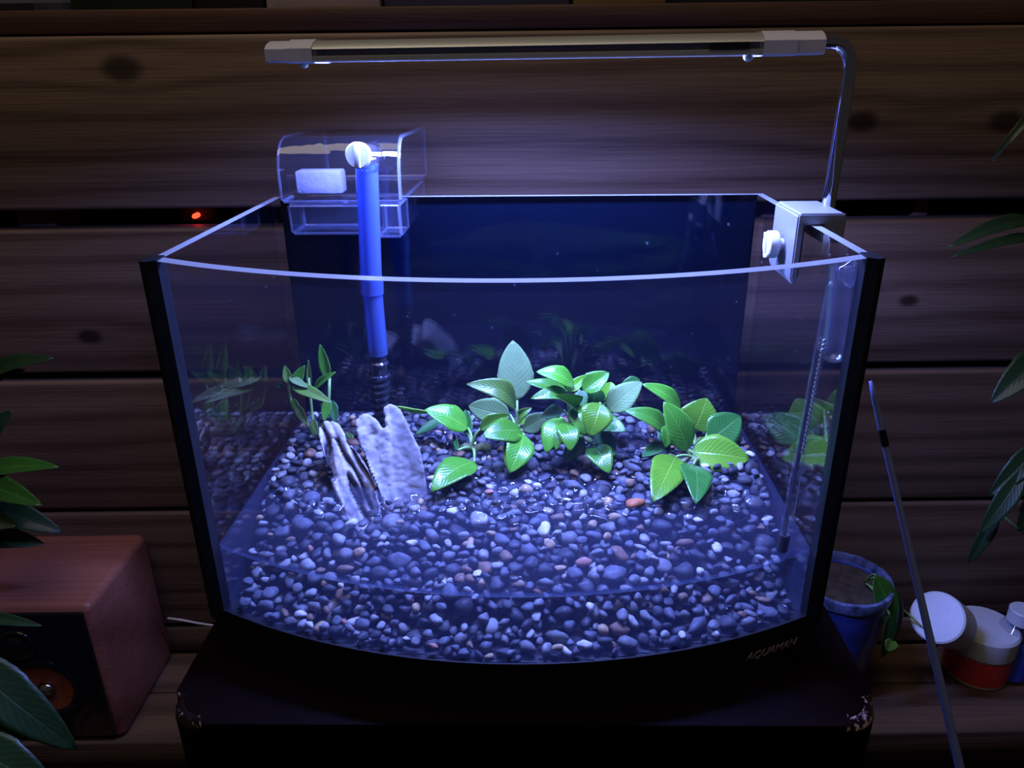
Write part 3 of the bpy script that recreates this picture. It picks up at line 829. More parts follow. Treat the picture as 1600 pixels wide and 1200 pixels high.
leaf(950, 641, .425, 1003, 597, .43, 36, 'p', (-.25, -.75, .6), bend=.07, fold=.08, shape=.85)
leaf(938, 630, .402, 921, 682, .388, 42, 'l', (.1, -.75, .65), bend=.12, fold=.08)
leaf(903, 633, .410, 914, 681, .394, 30, 'g', (-.1, -.75, .65), bend=.12, fold=.10)
leaf(876, 653, .408, 853, 708, .390, 31, 'g', (-.3, -.7, .6), bend=.13, fold=.10)
leaf(882, 661, .404, 868, 704, .388, 17, 'g', (-.1, -.7, .7), bend=.14, fold=.15)
leaf(885, 660, .402, 891, 705, .384, 30, 'g', (.1, -.65, .75), bend=.14, fold=.10)
leaf(934, 660, .410, 978, 674, .398, 28, 'd', (.1, -.6, .8), bend=.10, fold=.10)
leaf(925, 694, .398, 952, 740, .378, 34, 'g', (.1, -.7, .7), bend=.10, fold=.12)
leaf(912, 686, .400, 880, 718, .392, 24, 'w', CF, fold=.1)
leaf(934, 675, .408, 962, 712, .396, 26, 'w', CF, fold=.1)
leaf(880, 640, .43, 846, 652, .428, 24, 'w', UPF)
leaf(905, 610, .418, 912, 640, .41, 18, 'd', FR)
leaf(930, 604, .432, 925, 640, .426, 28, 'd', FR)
# --- right anubias
begin('anubias', at_z(1092, 722, .063), 'anubias at the right glass wall with the two largest drooping leaves', 'broad-leaved plants in the tank')
rhizome(at_z(1040, 718, .062), at_z(1098, 724, .063))
leaf(1000, 594, .438, 968, 606, .435, 16, 'd', (0, -.7, .7), stem=False, bend=.1)
leaf(1064, 640, .428, 1003, 600, .425, 25, 'g', (.35, -.6, .7), bend=.14, fold=.15)
leaf(1042, 676, .412, 975, 641, .408, 28, 'g', (.3, -.6, .7), bend=.20, fold=.15)
leaf(1042, 664, .410, 1040, 700, .40, 18, 'g', (.2, -.7, .7), stem=False, bend=.1)
leaf(1075, 704, .400, 1037, 628, .405, 42, 'g', (.25, -.75, .6), bend=.08, fold=.10)
leaf(1084, 672, .425, 1104, 622, .432, 54, 'l', (-.05, -.9, .4), bend=.08, fold=.06, shape=.75)
leaf(1108, 688, .415, 1157, 650, .425, 46, 'd', (-.2, -.85, .45), bend=.06, fold=.10)
leaf(1081, 706, .398, 1171, 717, .392, 50, 'l', (.05, -.72, .68), bend=.07, fold=.08)
leaf(1056, 714, .392, 1021, 784, .372, 48, 'l', (-.15, -.75, .62), bend=.09, fold=.10)
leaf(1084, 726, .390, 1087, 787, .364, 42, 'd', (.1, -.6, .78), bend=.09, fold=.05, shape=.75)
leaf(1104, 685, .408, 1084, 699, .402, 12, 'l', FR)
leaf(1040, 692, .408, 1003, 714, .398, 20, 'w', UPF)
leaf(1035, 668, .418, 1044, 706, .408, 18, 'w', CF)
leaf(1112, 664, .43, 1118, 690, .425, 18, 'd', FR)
# --- narrow stem plant at the back left
begin('stem_plant', at_z(493, 683, .064), 'thin narrow-leaved stem plant in the back left corner of the tank')
for pts in ([(493, 683, .415), (470, 650, .42), (456, 632, .425), (452, 610, .428), (447, 590, .43)], [(493, 683, .415), (488, 650, .42), (485, 620, .424), (483, 590, .426)],
            [(495, 683, .415), (508, 655, .42), (514, 625, .424), (515, 590, .426)]):
    bm = bmesh.new(); add_tube(bm, [at(*p) for p in pts], .0009, 8); obj('stem', bm, MT['stem'], CUR['p'], True, world=True)
ND = dict(stem=False)
leaf(514, 594, .426, 500, 538, .430, 15, 'g', (-.3, -.9, .2), fold=.4, twist=.4, **ND)
leaf(491, 608, .424, 525, 581, .420, 11, 'g', (-.2, -.7, .6), bend=.08, fold=.3, **ND)
leaf(455, 602, .426, 519, 630, .410, 17, 'o', (.1, -.7, .7), bend=.08, fold=.2, **ND)
leaf(458, 606, .426, 476, 571, .428, 16, 'g', (-.2, -.9, .3), fold=.3, **ND)
leaf(452, 589, .428, 481, 606, .418, 11, 'p', (.1, -.5, .85), fold=.15, **ND)
leaf(452, 600, .428, 445, 571, .43, 12, 'o', (.2, -.9, .2), fold=.4, **ND)
leaf(484, 610, .425, 482, 562, .427, 7, 'o', FR, fold=.5, **ND)
leaf(513, 622, .424, 506, 658, .416, 13, 'g', (.1, -.9, .3), fold=.2, **ND)
leaf(516, 625, .425, 525, 660, .418, 15, 'w', (.1, -.9, .3), **ND)
leaf(461, 632, .422, 481, 664, .410, 13, 'o', (-.2, -.8, .5), fold=.2, **ND)
leaf(457, 622, .424, 470, 654, .416, 10, 'g', (-.2, -.8, .5), fold=.2, **ND)
leaf(488, 655, .418, 496, 680, .412, 10, 'o', (-.2, -.8, .5), fold=.2, **ND)
leaf(552, 684, .38, 540, 676, .39, 6, 'l', (-.2, -.8, .5), fold=.2, **ND)
leaf(440, 606, .43, 433, 598, .43, 9, 'w', FR, **ND)

ZMIN[0] = None
# ------------------------------------------------------------------ LED lamp clamped on the right pane
lampP = at(1270, 345, .395)
lamp = tag(empty('clip_lamp', (lampP.x, lampP.y, ZR)), 'slim silver LED bar on a bent chrome arm clamped to the tank wall', 'lamp')
PL, PR = at(411, 81, .405), at(1291, 66, .378)
def bar_frame():
    x = (PR-PL).normalized(); z = Vector((0, 0, 1)); z = (z-x*z.dot(x)).normalized(); y = z.cross(x); return x, y, z
BX, BY, BZ = bar_frame(); BL = (PR-PL).length
BM = Matrix(((BX.x, BY.x, BZ.x, PL.x), (BX.y, BY.y, BZ.y, PL.y), (BX.z, BY.z, BZ.z, PL.z), (0, 0, 0, 1)))
# profile (y, z) in bar coordinates; the origin lies on the middle of the front face, y runs away from the camera
prof = [(-.0005, .0008), (.0022, .0030), (.0080, .0048), (.0210, .0048), (.0268, .0030), (.0295, .0008), (.0295, -.0045), (.0262, -.0050), (.0255, -.0040), (.0035, -.0040), (.0028, -.0050), (-.0005, -.0045),
        (-.0005, -.0026), (.0014, -.0020), (.0014, .0002)]
def extrude_profile(x0, x1, pr, name, m, par):
    bm = bmesh.new()
    a = [bm.verts.new((x0, y, z)) for y, z in pr]; b = [bm.verts.new((x1, y, z)) for y, z in pr]; n = len(pr)
    bm.faces.new(a); bm.faces.new(b[::-1])
    for i in range(n): bm.faces.new((a[i], b[i], b[(i+1) % n], a[(i+1) % n]))
    bmesh.ops.recalc_face_normals(bm, faces=bm.faces)
    bmesh.ops.transform(bm, matrix=BM, verts=bm.verts)
    return obj(name, bm, m, par, 'auto', world=True)
bar = extrude_profile(.012, BL-.014, prof, 'bar_housing', MT['alu'], lamp)
cap_p = [(-.0012, -.0046), (-.0012, .0012), (.0022, .0036), (.0085, .0055), (.0205, .0055), (.0270, .0036), (.0302, .0012), (.0302, -.0046), (.0272, -.0055), (.0018, -.0055)]
sm = lambda s: [(.0145+(y-.0145)*s, z*s) for y, z in cap_p]
extrude_profile(.0115, .0245, cap_p, 'end_cap', MT['silver_cap'], lamp)
extrude_profile(.0005, .0115, sm(.90), 'end_cap', MT['silver_cap'], lamp)
extrude_profile(BL-.0275, BL-.0125, cap_p, 'end_cap', MT['silver_cap'], lamp)
extrude_profile(BL-.0125, BL, sm(.94), 'end_cap', MT['silver_cap'], lamp)
extrude_profile(.026, BL-.029, [(.0014, .0002), (.0014, -.0020), (.00122, -.0019), (.00122, .0001)], 'channel_strip', MT['alu_dark'], bar)
extrude_profile(.0255, BL-.0285, [(.0042, -.0041), (.0248, -.0041), (.0248, -.0046), (.0042, -.0046)], 'light_diffuser', MT['led'], lamp)
ld = bpy.data.lights.new('led_strip', 'AREA'); ld.shape = 'RECTANGLE'; ld.size = BL-.056; ld.size_y = .020; ld.energy = LED_WATTS; ld.color = LED_COL; ld.spread = math.radians(160)
lo_ = bpy.data.objects.new('led_strip', ld); COL.objects.link(lo_); lo_.matrix_world = BM @ Matrix.Translation((BL/2-.0015, .0145, -.0049))
extrude_profile(BL-.052, BL-.034, [(-.0011, .0003), (-.0004, .0003), (-.0004, -.0020), (-.0011, -.0020)], 'switch', MT['black_plastic'], bar)
for xx in (.018, BL-.033):
    bm = bmesh.new(); add_lathe(bm, [(0, -.0078), (.0017, -.0072), (.0024, -.0058), (.0024, -.0050), (0, -.0050)], 16, BM @ Matrix.Translation((xx, .005, 0)))
    obj('rubber_foot', bm, MT['white_plastic'], lamp, True, world=True)
# arm: from the bar's end out, round the bend and down to the clamp
base_p = at(1294, 336, .393); base_p.x -= .0006; up_p = Vector((at(1324, 130, .390).x, .390, at(1324, 130, .390).z))
e0 = BM @ Vector((BL-.004, .0145, .000))
c1 = BM @ Vector((BL+.0125, .0145, .0005))
def bez(a, b, c, d, n=12): return [a*(1-t)**3 + b*3*t*(1-t)**2 + c*3*t*t*(1-t) + d*t**3 for t in [k/n for k in range(n+1)]]
arm = [e0, e0.lerp(BM @ Vector((BL+.002, .0145, .0002)), .9)] + bez(BM @ Vector((BL+.002, .0145, .0002)), c1, Vector((up_p.x+.0005, up_p.y, e0.z-.002)), up_p, 14)[1:]
arm += [up_p.lerp(base_p, k/6) for k in range(1, 6)] + [base_p, base_p-Vector((0, 0, .004))]
bm = bmesh.new(); add_tube(bm, arm, .0033, 20); obj('arm', bm, MT['chrome'], lamp, True, world=True)
bm = bmesh.new(); add_lathe(bm, [(.0033, -.001), (.0046, -.001), (.0046, .002), (.0036, .0032), (.0033, .0032)], 20, Matrix.Translation(base_p-Vector((0, 0, .0035)))); obj('collar', bm, MT['chrome'], lamp, True, world=True)
# clamp, built in tank coordinates: it straddles the right pane
cl = TI @ at(1262, 345, .392)
cy0 = cl.y
bm = bmesh.new()
xi, xo = HW-G-.0068, HW+.0120
ztop = ZR+.0058
def crest(y0, y1):
    # n-shaped block seen along y: long inner jaw, short outer jaw
    pts = [(xi, ZR-.026), (xi+.0018, ZR-.0300), (xi+.0034, ZR-.0285), (xi+.0034, ZR+.0001), (HW+.0012, ZR+.0001), (HW+.0012, ZR-.0085), (xo, ZR-.0085), (xo, ztop-.001), (xo-.001, ztop), (xi+.001, ztop), (xi, ztop-.001)]
    a = [bm.verts.new((x, y0, z)) for x, z in pts]; b = [bm.verts.new((x, y1, z)) for x, z in pts]; n = len(pts)
    bm.faces.new(a); bm.faces.new(b[::-1])
    for i in range(n): bm.faces.new((a[i], b[i], b[(i+1) % n], a[(i+1) % n]))
crest(cy0-.0225, cy0+.0155)
bmesh.ops.recalc_face_normals(bm, faces=bm.faces)
es = [e for e in bm.edges if e.is_manifold and e.calc_face_angle(0) > .7]
bmesh.ops.bevel(bm, geom=es, offset=.0007, segments=2, affect='EDGES')
bmesh.ops.transform(bm, matrix=TM, verts=bm.verts)
clampo = obj('clamp', bm, MT['silver_paint'], lamp, 'auto', world=True)
bm = bmesh.new(); add_box(bm, (xi+.0050, cy0, ZR-.0145), (.0030, .030, .026), bevel=.0003); bmesh.ops.transform(bm, matrix=TM, verts=bm.verts); obj('jaw_pad', bm, MT['rubber'], lamp, 'auto', world=True)
# thumb screw with an L-shaped ridge on its head
bm = bmesh.new()
sm_ = TM @ Matrix.Translation((xi, cy0-.004, ZR-.013)) @ Matrix.Rotation(-PI/2, 4, 'Y') @ Matrix.Rotation(.0, 4, 'X')
add_lathe(bm, [(0, 0), (.0030, 0), (.0030, .0030), (.0066, .0030), (.0070, .0036), (.0070, .0076), (.0064, .0082), (0, .0082)], 28, sm_)
scr = obj('thumb_screw', bm, MT['white_plastic'], lamp, 'auto', world=True)
bm = bmesh.new(); add_box(bm, (0, 0, .0088), (.0125, .0020, .0014), bevel=.0003); add_box(bm, (-.0058, -.0022, .0088), (.0020, .0048, .0014), bevel=.0003)
bmesh.ops.transform(bm, matrix=sm_ @ Matrix.Rotation(.25, 4, 'Z'), verts=bm.verts); obj('grip_ridge', bm, MT['white_plastic'], scr, 'auto', world=True)

# ------------------------------------------------------------------ hang-on filter at the back left
fl = TI @ at(431, 305, .440); fr = TI @ at(626, 305, .440)
fx0, fx1 = fl.x, fr.x
filt = tag(empty('hang_on_filter', T((fx0+fx1)/2, TD, ZR)), 'clear plastic hang-on filter with a frosted intake tube, hooked over the back pane', 'filter')
def shell(poly, x0, x1, t, name, m, par, open_top=False):
    """hollow box whose side outline (y, z) runs along x, wall thickness t"""
    bm = bmesh.new(); n = len(poly)
    cy_, cz_ = sum(p[0] for p in poly)/n, sum(p[1] for p in poly)/n
    def ins(p):
        d = Vector((p[0]-cy_, p[1]-cz_)); l = d.length; d *= (l-t)/l; return (cy_+d.x, cz_+d.y)
    a = [bm.verts.new((x0, y, z)) for y, z in poly]; b = [bm.verts.new((x1, y, z)) for y, z in poly]
    for L in (a, b): bm.faces.new(L)
    for i in range(n): bm.faces.new((a[i], b[i], b[(i+1) % n], a[(i+1) % n]))
    bmesh.ops.recalc_face_normals(bm, faces=bm.faces)
    es = [e for e in bm.edges if e.calc_face_angle(0) > .7]
    bmesh.ops.bevel(bm, geom=es, offset=.0016, segments=3, affect='EDGES', material=1)
    bmesh.ops.transform(bm, matrix=TM, verts=bm.verts)
    return obj(name, bm, [m, MT['plastic_edge_highlight']], par, 'auto', world=True)
yf = TD-.036
yb = TD+.075
lid = [(yf, ZR+.0015)] + [(yf+.019*(1-math.cos(a)), ZR+.015+.0225*math.sin(a)) for a in [PI/2*k/8 for k in range(9)]] + [(yb, ZR+.0355), (yb, ZR+.0015)]
shell(lid, fx0, fx1, .002, 'lid', MT['clear_lid'], filt)
shell([(TD+.004, ZR-.095), (TD+.004, ZR+.001), (yb-.002, ZR+.001), (yb-.002, ZR-.095)], fx0+.002, fx1-.002, .002, 'filter_box', MT['clear_plastic'], filt)
shell([(yf+.003, ZR-.0175), (yf+.001, ZR+.001), (TD-G-.0006, ZR+.001), (TD-G-.0006, ZR-.0175)], fx0+.003, fx1-.022, .002, 'spout', MT['clear_plastic'], filt)
shell([(yf+.003, ZR-.0195), (yf+.001, ZR+.001), (TD-G-.0006, ZR+.001), (TD-G-.0006, ZR-.0195)], fx1-.0165, fx1-.0015, .002, 'side_channel', MT['clear_plastic'], filt)
mw = TI @ at(465, 280, .47); mw2 = TI @ at(537, 280, .47)
bm = bmesh.new(); add_box(bm, ((mw.x+mw2.x)/2, TD-.010, ZR+.0105), (mw2.x-mw.x, .013, .0135), bevel=.0015); bmesh.ops.transform(bm, matrix=TM, verts=bm.verts); obj('filter_floss', bm, MT['sponge'], filt, 'auto', world=True)
bm = bmesh.new(); add_box(bm, (fx1-.026, TD+.038, ZR-.030), (.030, .045, .060), bevel=.003); bmesh.ops.transform(bm, matrix=TM, verts=bm.verts); obj('motor_block', bm, MT['black_plastic'], filt, 'auto', world=True)
# elbow and intake tube
TYT = .428
t0, t1, t2 = at(573, 256, TYT), at(581, 445, TYT), at(591, 553, TYT)
bm = bmesh.new()
def hollow(p0, p1, ro, ri, bm):
    d = (p1-p0); L = d.length
    add_lathe(bm, [(ro, 0), (ro, L), (ri, L), (ri, 0)], 28, axis_matrix(p0, d), closed=True)
hollow(t1-(t2-t1).normalized()*.005, t0, .0062, .0054, bm)
obj('intake_tube', bm, MT['frost_tube'], filt, 'auto', world=True)
bm = bmesh.new(); hollow(t2, t1+(t1-t2).normalized()*.006, .0058, .0050, bm); obj('extension_tube', bm, MT['frost_tube'], filt, 'auto', world=True)
bm = bmesh.new(); hollow(at(581.5, 458, TYT), at(580.5, 434, TYT), .0068, .0060, bm); obj('tube_collar', bm, MT['frost_tube'], filt, 'auto', world=True)
bm = bmesh.new()
add_tube(bm, [t0-Vector((0, 0, .004)), t0+Vector((0, 0, .001)), t0+Vector((0, .006, .003)), t0+Vector((0, .03, .003))], [.0062, .0066, .0066, .0064], 20); obj('elbow', bm, MT['clear_plastic'], filt, True, world=True)
kp = at(562, 243, TYT-.012)
ka = axis_matrix(kp, (-.10, -1, .12))
bm = bmesh.new(); add_lathe(bm, [(0, -.006), (.0050, -.006), (.0050, 0), (.0066, 0), (.0068, .0008), (.0068, .0038), (.0062, .0044), (0, .0044)], 32, ka); knob = obj('flow_knob', bm, MT['white_plastic'], filt, 'auto', world=True)
bm = bmesh.new(); add_box(bm, (0, 0, .0050), (.0030, .0128, .0016), bevel=.0004); bmesh.ops.transform(bm, matrix=ka @ Matrix.Rotation(.0, 4, 'Z'), verts=bm.verts); obj('grip_ridge', bm, MT['white_plastic'], knob, 'auto', world=True)
# black strainer with stacked rings
s0, s1 = at(591, 545, TYT), at(596, 668, TYT)
d = s1-s0; L = d.length
pr = [(0, 0), (.0049, 0), (.0049, .0075), (.0060, .0085), (.0060, .0100), (.0053, .0110), (.0053, L*.30)]
z = L*.30; k = 0
while z < L-.004:
    r_ = .0066-.0026*(z-L*.3)/(L*.7)
    pr += [(r_-.0016, z), (r_, z+.0009), (r_, z+.0022), (r_-.0016, z+.0031)]; z += .0046
pr += [(.0028, L), (0, L)]
bm = bmesh.new(); add_lathe(bm, pr, 24, axis_matrix(s0, d)); obj('strainer', bm, simple('black_strainer', (.02, .02, .03), .14, coat=.5), filt, 'auto', world=True)

# ------------------------------------------------------------------ thermometer and vial in the right front corner
th_t, th_b = at(1301, 440, .318), at(1221, 862, .3065)
ther = tag(empty('thermometer', th_b), 'thin glass thermometer with dark tip standing inside right front corner', 'thermometer')
d = th_t-th_b; L = d.length; am = axis_matrix(th_b, d)
bm = bmesh.new(); add_lathe(bm, [(0, .008), (.0024, .0085), (.0024, L-.003), (.0015, L), (0, L)], 20, am); obj('glass_tube', bm, MT['thin_glass'], ther, True, world=True)
bm = bmesh.new(); add_lathe(bm, [(0, 0), (.0022, .0004), (.0026, .0015), (.0026, .0092), (0, .0092)], 20, am); obj('tip', bm, MT['rubber'], ther, 'auto', world=True)
bm = bmesh.new(); add_box(bm, (.0004, 0, L*.42), (.0012, .0024, L*.70)); bmesh.ops.transform(bm, matrix=am, verts=bm.verts); obj('inner_rod', bm, MT['rubber'], ther, False, world=True)
bm = bmesh.new()
for k in range(26): add_box(bm, (-.0009, 0, L*.40+k*.0021), (.0007, .0026, .0012))
bmesh.ops.transform(bm, matrix=am, verts=bm.verts); sc_ = obj('scale_strip', bm, MT['strip'], ther, False, world=True); sc_['kind'] = 'stuff'
v_t, v_b = at(1316, 412, .3155), at(1302, 566, .3155)
vial = tag(empty('glass_vial', v_b), 'clear round-bottomed glass vial held by a suction cup, upper right front corner', 'vial')
d = v_t-v_b; L = d.length; am = axis_matrix(v_b, d)
R_ = .0054
bm = bmesh.new(); add_lathe(bm, [(0, 0)] + [(R_*math.sin(a), R_*(1-math.cos(a))) for a in [PI/2*k/6 for k in range(1, 7)]] + [(R_, L-.001), (R_+.0006, L), (R_-.0008, L), (R_-.0009, R_)] +
          [((R_-.0009)*math.cos(a), .0009+(R_-.0009)*(1-math.sin(a))) for a in [PI/2*k/6 for k in range(1, 6)]] + [(0, .0009)], 28, am); obj('vial_body', bm, MT['thin_glass'], vial, 'auto', world=True)
sp = v_t+Vector((.0, 0, -.004)); tl = TI @ sp
bm = bmesh.new(); add_lathe(bm, [(0, 0), (.003, .0002), (.0035, .002), (.0062, .0046), (.0066, .0056), (.004, .0050), (0, .0046)], 24, TM @ Matrix.Translation((HW-G-.0058, tl.y, sp.z)) @ Matrix.Rotation(PI/2, 4, 'Y'))
obj('suction_cup', bm, MT['clear_plastic'], vial, True, world=True)

# ------------------------------------------------------------------ leaning rod at the right
ra = at(1336, 596, .3075); ra.x = max(ra.x, .1575)
rb = at(1500, 1200, .262)
dirv = (rb-ra).normalized(); rend = ra + dirv*((FLZ+.003-ra.z)/dirv.z)
rod = tag(empty('metal_rod', rend), 'long slim blue-grey metal rod leaning against the tank right corner', 'rod')
bm = bmesh.new(); add_tube(bm, [ra, ra.lerp(rend, .01), ra.lerp(rend, .03), ra.lerp(rend, .3), rend], [.0007, .0012, .0014, .0022, .0034], 16); obj('shaft', bm, MT['steel'], rod, True, world=True)
bm = bmesh.new(); add_tube(bm, [ra.lerp(rend, .030), ra.lerp(rend, .040)], [.0016, .0017], 16); obj('tip_ring', bm, MT['black_plastic'], rod, 'auto', world=True)

# ------------------------------------------------------------------ wooden speaker on the ledge, left
SX1, SY0, SY1, SZ1 = -.337, .492, .596, -.1125
spk = tag(empty('speaker', (SX1-.09, SY0, LZ)), 'small reddish wooden loudspeaker box with glossy black front on the left ledge', 'speaker')
bm = bmesh.new(); add_box(bm, (0, (SY1-SY0)/2, (SZ1-LZ)/2), (.18, SY1-SY0, SZ1-LZ), bevel=.007, seg=5); obj('cabinet', bm, MT['cabinet'], spk, 'auto')
bm = bmesh.new(); add_box(bm, (0, -.0002, (SZ1-LZ)/2), (.168, .004, SZ1-LZ-.012), bevel=.0015); obj('front_panel', bm, MT['black_gloss'], spk, 'auto')
cz = (at(100, 1072, SY0).z-LZ); cx_ = at(96, 1072, SY0).x-(SX1-.09)
mf = Matrix.Rotation(PI/2, 4, 'X')
bm = bmesh.new(); add_lathe(bm, [(.022, .0020), (.0285, .0020), (.029, .0042), (.026, .0048), (.0235, .0030)], 40, Matrix.Translation((cx_-.012, 0, cz)) @ mf, closed=True); wf = obj('woofer_ring', bm, MT['black_gloss'], spk, 'auto')
bm = bmesh.new(); add_lathe(bm, [(0, .0022), (.006, .0022), (.0215, .0030), (.0232, .0032), (.0232, .0020), (0, .0020)], 40, Matrix.Translation((cx_-.012, 0, cz)) @ mf); obj('woofer_cone', bm, MT['cone'], spk, 'auto')
bm = bmesh.new(); add_lathe(bm, [(0, .0075), (.003, .0068), (.0055, .005), (.0065, .0022), (0, .0022)], 24, Matrix.Translation((cx_-.010, 0, cz)) @ mf); obj('dust_cap', bm, MT['dome'], spk, True)
tz = (at(45, 1005, SY0).z-LZ); tx_ = at(38, 1005, SY0).x-(SX1-.09)
bm = bmesh.new(); add_lathe(bm, [(0, .0062), (.005, .0055), (.009, .003), (.0115, .0028), (.0125, .0045), (.0145, .0040), (.0150, .0020), (0, .0020)], 32, Matrix.Translation((tx_-.004, 0, tz)) @ mf); obj('tweeter', bm, MT['black_gloss'], spk, True)

# pale wire along the wall foot between speaker and stool
pts = [at(262, 966, .575), at(285, 969, .575), at(310, 974, .577), at(338, 978, .58), at(380, 985, .585)]
bm = bmesh.new(); add_tube(bm, [p for p in pts], .0011, 8); tag(obj('wire', bm, MT['wire']), 'thin pale wire behind the speaker at the foot of the wall', 'wire')

# ------------------------------------------------------------------ pot, jars, bottle on the ledge, right
PC = at(1318, 902, .546); 
pot = tag(empty('plant_pot', (PC.x, PC.y, LZ)), 'blue glazed pot of soil with a chipped rim, behind the tank right side', 'pot')
ph = PC.z-LZ
bm = bmesh.new(); add_lathe(bm, [(0, 0), (.027, 0), (.029, .003), (.036, ph*.6), (.0395, ph-.012), (.0395, ph-.006), (.036, ph-.008), (.033, ph*.6), (0, ph*.5)], 40); obj('body', bm, MT['pot'], pot, 'auto')
bm = bmesh.new(); vs = add_lathe(bm, [(.0365, ph-.009), (.0405, ph-.009), (.0412, ph-.005), (.0405, ph), (.0378, ph+.0005), (.0365, ph-.002)], 48, closed=True)
for v in bm.verts: v.co.z += .0011*noise.noise(v.co*120)
obj('rim', bm, MT['pot_rim'], pot, 'auto')
bm = bmesh.new(); add_lathe(bm, [(0, ph-.008)] + [(.0362*k/6, ph-.008-.002*k/6) for k in range(1, 7)], 40)
for v in bm.verts: v.co.z += .0025*noise.noise(v.co*90)
obj('soil', bm, MT['soil'], pot, True)
begin('pot_plant', (PC.x+.02, PC.y, LZ+ph-.006), 'drooping green plant hanging over the right rim of the blue pot')
leaf(1368, 898, .530, 1392, 992, .515, 36, 'r', (.3, -.9, .2), bend=.08, fold=.15)
leaf(1376, 905, .535, 1404, 985, .524, 26, 'k', (.3, -.9, .2), bend=.1, fold=.2)
leaf(1390, 960, .51, 1378, 1028, .505, 22, 'k', (.2, -.9, .3), bend=.05)
leaf(1395, 998, .506, 1385, 1017, .502, 20, 'o', (.2, -.8, .5), bend=.05, stem=False)
leaf(1452, 990, .522, 1462, 1020, .512, 14, 'o', (.2, -.8, .5), bend=.05, stem=True)

J = at(1541, 976, .560)
jar = tag(empty('jar', (J.x, J.y, LZ)), 'squat white-lidded jar with a red band, upright on the right ledge', 'jar', 'white-lidded jars on the ledge')
jh = J.z-LZ
bm = bmesh.new(); add_lathe(bm, [(0, 0), (.0255, 0), (.027, .0015), (.027, jh-.022), (.0235, jh-.018), (.0235, jh-.006), (0, jh-.006)], 40); obj('body', bm, MT['jar_body'], jar, 'auto')
bm = bmesh.new(); add_lathe(bm, [(.0271, .004), (.0273, .004), (.0273, jh-.024), (.0271, jh-.024)], 40, closed=True); obj('label_band', bm, MT['red_band'], jar, 'auto')
bm = bmesh.new(); add_lathe(bm, [(.0245, jh-.0215), (.0283, jh-.0215), (.0286, jh-.020), (.0286, jh-.0022), (.0268, jh), (0, jh), (0, jh-.004), (.0245, jh-.004)], 40); obj('lid', bm, MT['white_plastic'], jar, 'auto')
ax = Vector((-.66, -.46, .60)).normalized()
JB = at(1464, 964, .525)
jar2 = tag(empty('jar', JB), 'white round jar tipped on its side, left of the upright red-banded jar', 'jar', 'white-lidded jars on the ledge')
m2 = axis_matrix(JB, ax)
bm = bmesh.new(); add_lathe(bm, [(0, 0), (.0205, 0), (.022, -.0012), (.022, -.0165), (.0195, -.0165), (.0195, -.003), (0, -.003)], 40, m2); obj('lid', bm, MT['white_plastic'], jar2, 'auto', world=True)
bm = bmesh.new(); add_lathe(bm, [(0, -.004), (.0193, -.004), (.0193, -.0175), (.0212, -.0185), (.0212, -.040), (.019, -.042), (0, -.042)], 40, m2); obj('body', bm, MT['white_plastic'], jar2, 'auto', world=True)
# carry the tipped jar down until it touches the ledge
lowest = min((jar2.location + v.co).z for o in jar2.children for v in o.data.vertices)
BT = at(1601, 952, .556)
bot = tag(empty('bottle', (BT.x, BT.y, LZ)), 'small bottle with pale cap and blue label at the right end', 'bottle')
bh = BT.z-LZ
bm = bmesh.new(); add_lathe(bm, [(0, 0), (.0165, 0), (.0175, .002), (.0175, bh-.022), (.012, bh-.016), (.009, bh-.012), (0, bh-.012)], 32); obj('body', bm, MT['thin_glass'], bot, 'auto')
bm = bmesh.new(); add_lathe(bm, [(.0177, .006), (.0179, .006), (.0179, bh-.026), (.0177, bh-.026)], 32, closed=True); obj('label_wrap', bm, MT['blue_label'], bot, 'auto')
bm = bmesh.new(); add_lathe(bm, [(.0098, bh-.013), (.0118, bh-.013), (.0118, bh-.001), (.0108, bh), (0, bh), (0, bh-.003), (.0098, bh-.003)], 32); obj('cap', bm, MT['white_plastic'], bot, 'auto')

# ------------------------------------------------------------------ red indicator light behind the gap
ri = at(302, 339, WY+.02)
ind_o = tag(empty('indicator_light', (ri.x, WY+.03, ri.z)), 'tiny red indicator light glowing in the dark gap between planks', 'light')
bm = bmesh.new(); add_lathe(bm, [(0, .010), (.0014, .009), (.0020, .007), (.0020, 0), (0, 0)], 16, Matrix.Rotation(PI/2, 4, 'X')); obj('lens', bm, MT['red_led'], ind_o, True)
bm = bmesh.new(); add_box(bm, (0, .018, 0), (.03, .034, .011), bevel=.001); obj('casing', bm, MT['black_matte'], ind_o, 'auto')

# ------------------------------------------------------------------ things on the shelf along the top edge
SHZ = .3115+.00775
def shelf_box(px0, px1, y0, dep, h, m, name, label):
    a, b = at(px0, 6, y0), at(px1, 6, y0)
    t = tag(empty(name, ((a.x+b.x)/2, y0+dep/2, SHZ)), label, 'box')
    bm = bmesh.new(); add_box(bm, (0, 0, h/2-.0015), (b.x-a.x, dep, h-.003), bevel=.001); obj('body', bm, m, t, 'auto')
    bm = bmesh.new(); add_box(bm, (0, 0, h-.006), (b.x-a.x+.002, dep+.002, .012), bevel=.001); obj('lid', bm, m, t, 'auto')
shelf_box(110, 300, .62, .06, .05, MT['green_box'], 'storage_box', 'dark box on the top shelf, just right of the glass bottle')
shelf_box(304, 412, .625, .06, .05, MT['black_matte'], 'storage_box', 'black box on the top shelf, left of the pale pink box')
shelf_box(416, 594, .615, .06, .05, MT['pinkish'], 'storage_box', 'pale pink box on the top shelf, left of centre')
shelf_box(600, 890, .62, .06, .05, MT['blue_box'], 'storage_box', 'slate blue box on the top shelf above the lamp bar')
shelf_box(896, 1040, .615, .05, .05, MT['ochre_box'], 'storage_box', 'ochre box on the top shelf, right of the slate blue box')
gb = at(82, 8, .625)
t = tag(empty('glass_bottle', (gb.x, .625, SHZ)), 'clear glass bottle at the left end of the top shelf', 'bottle')
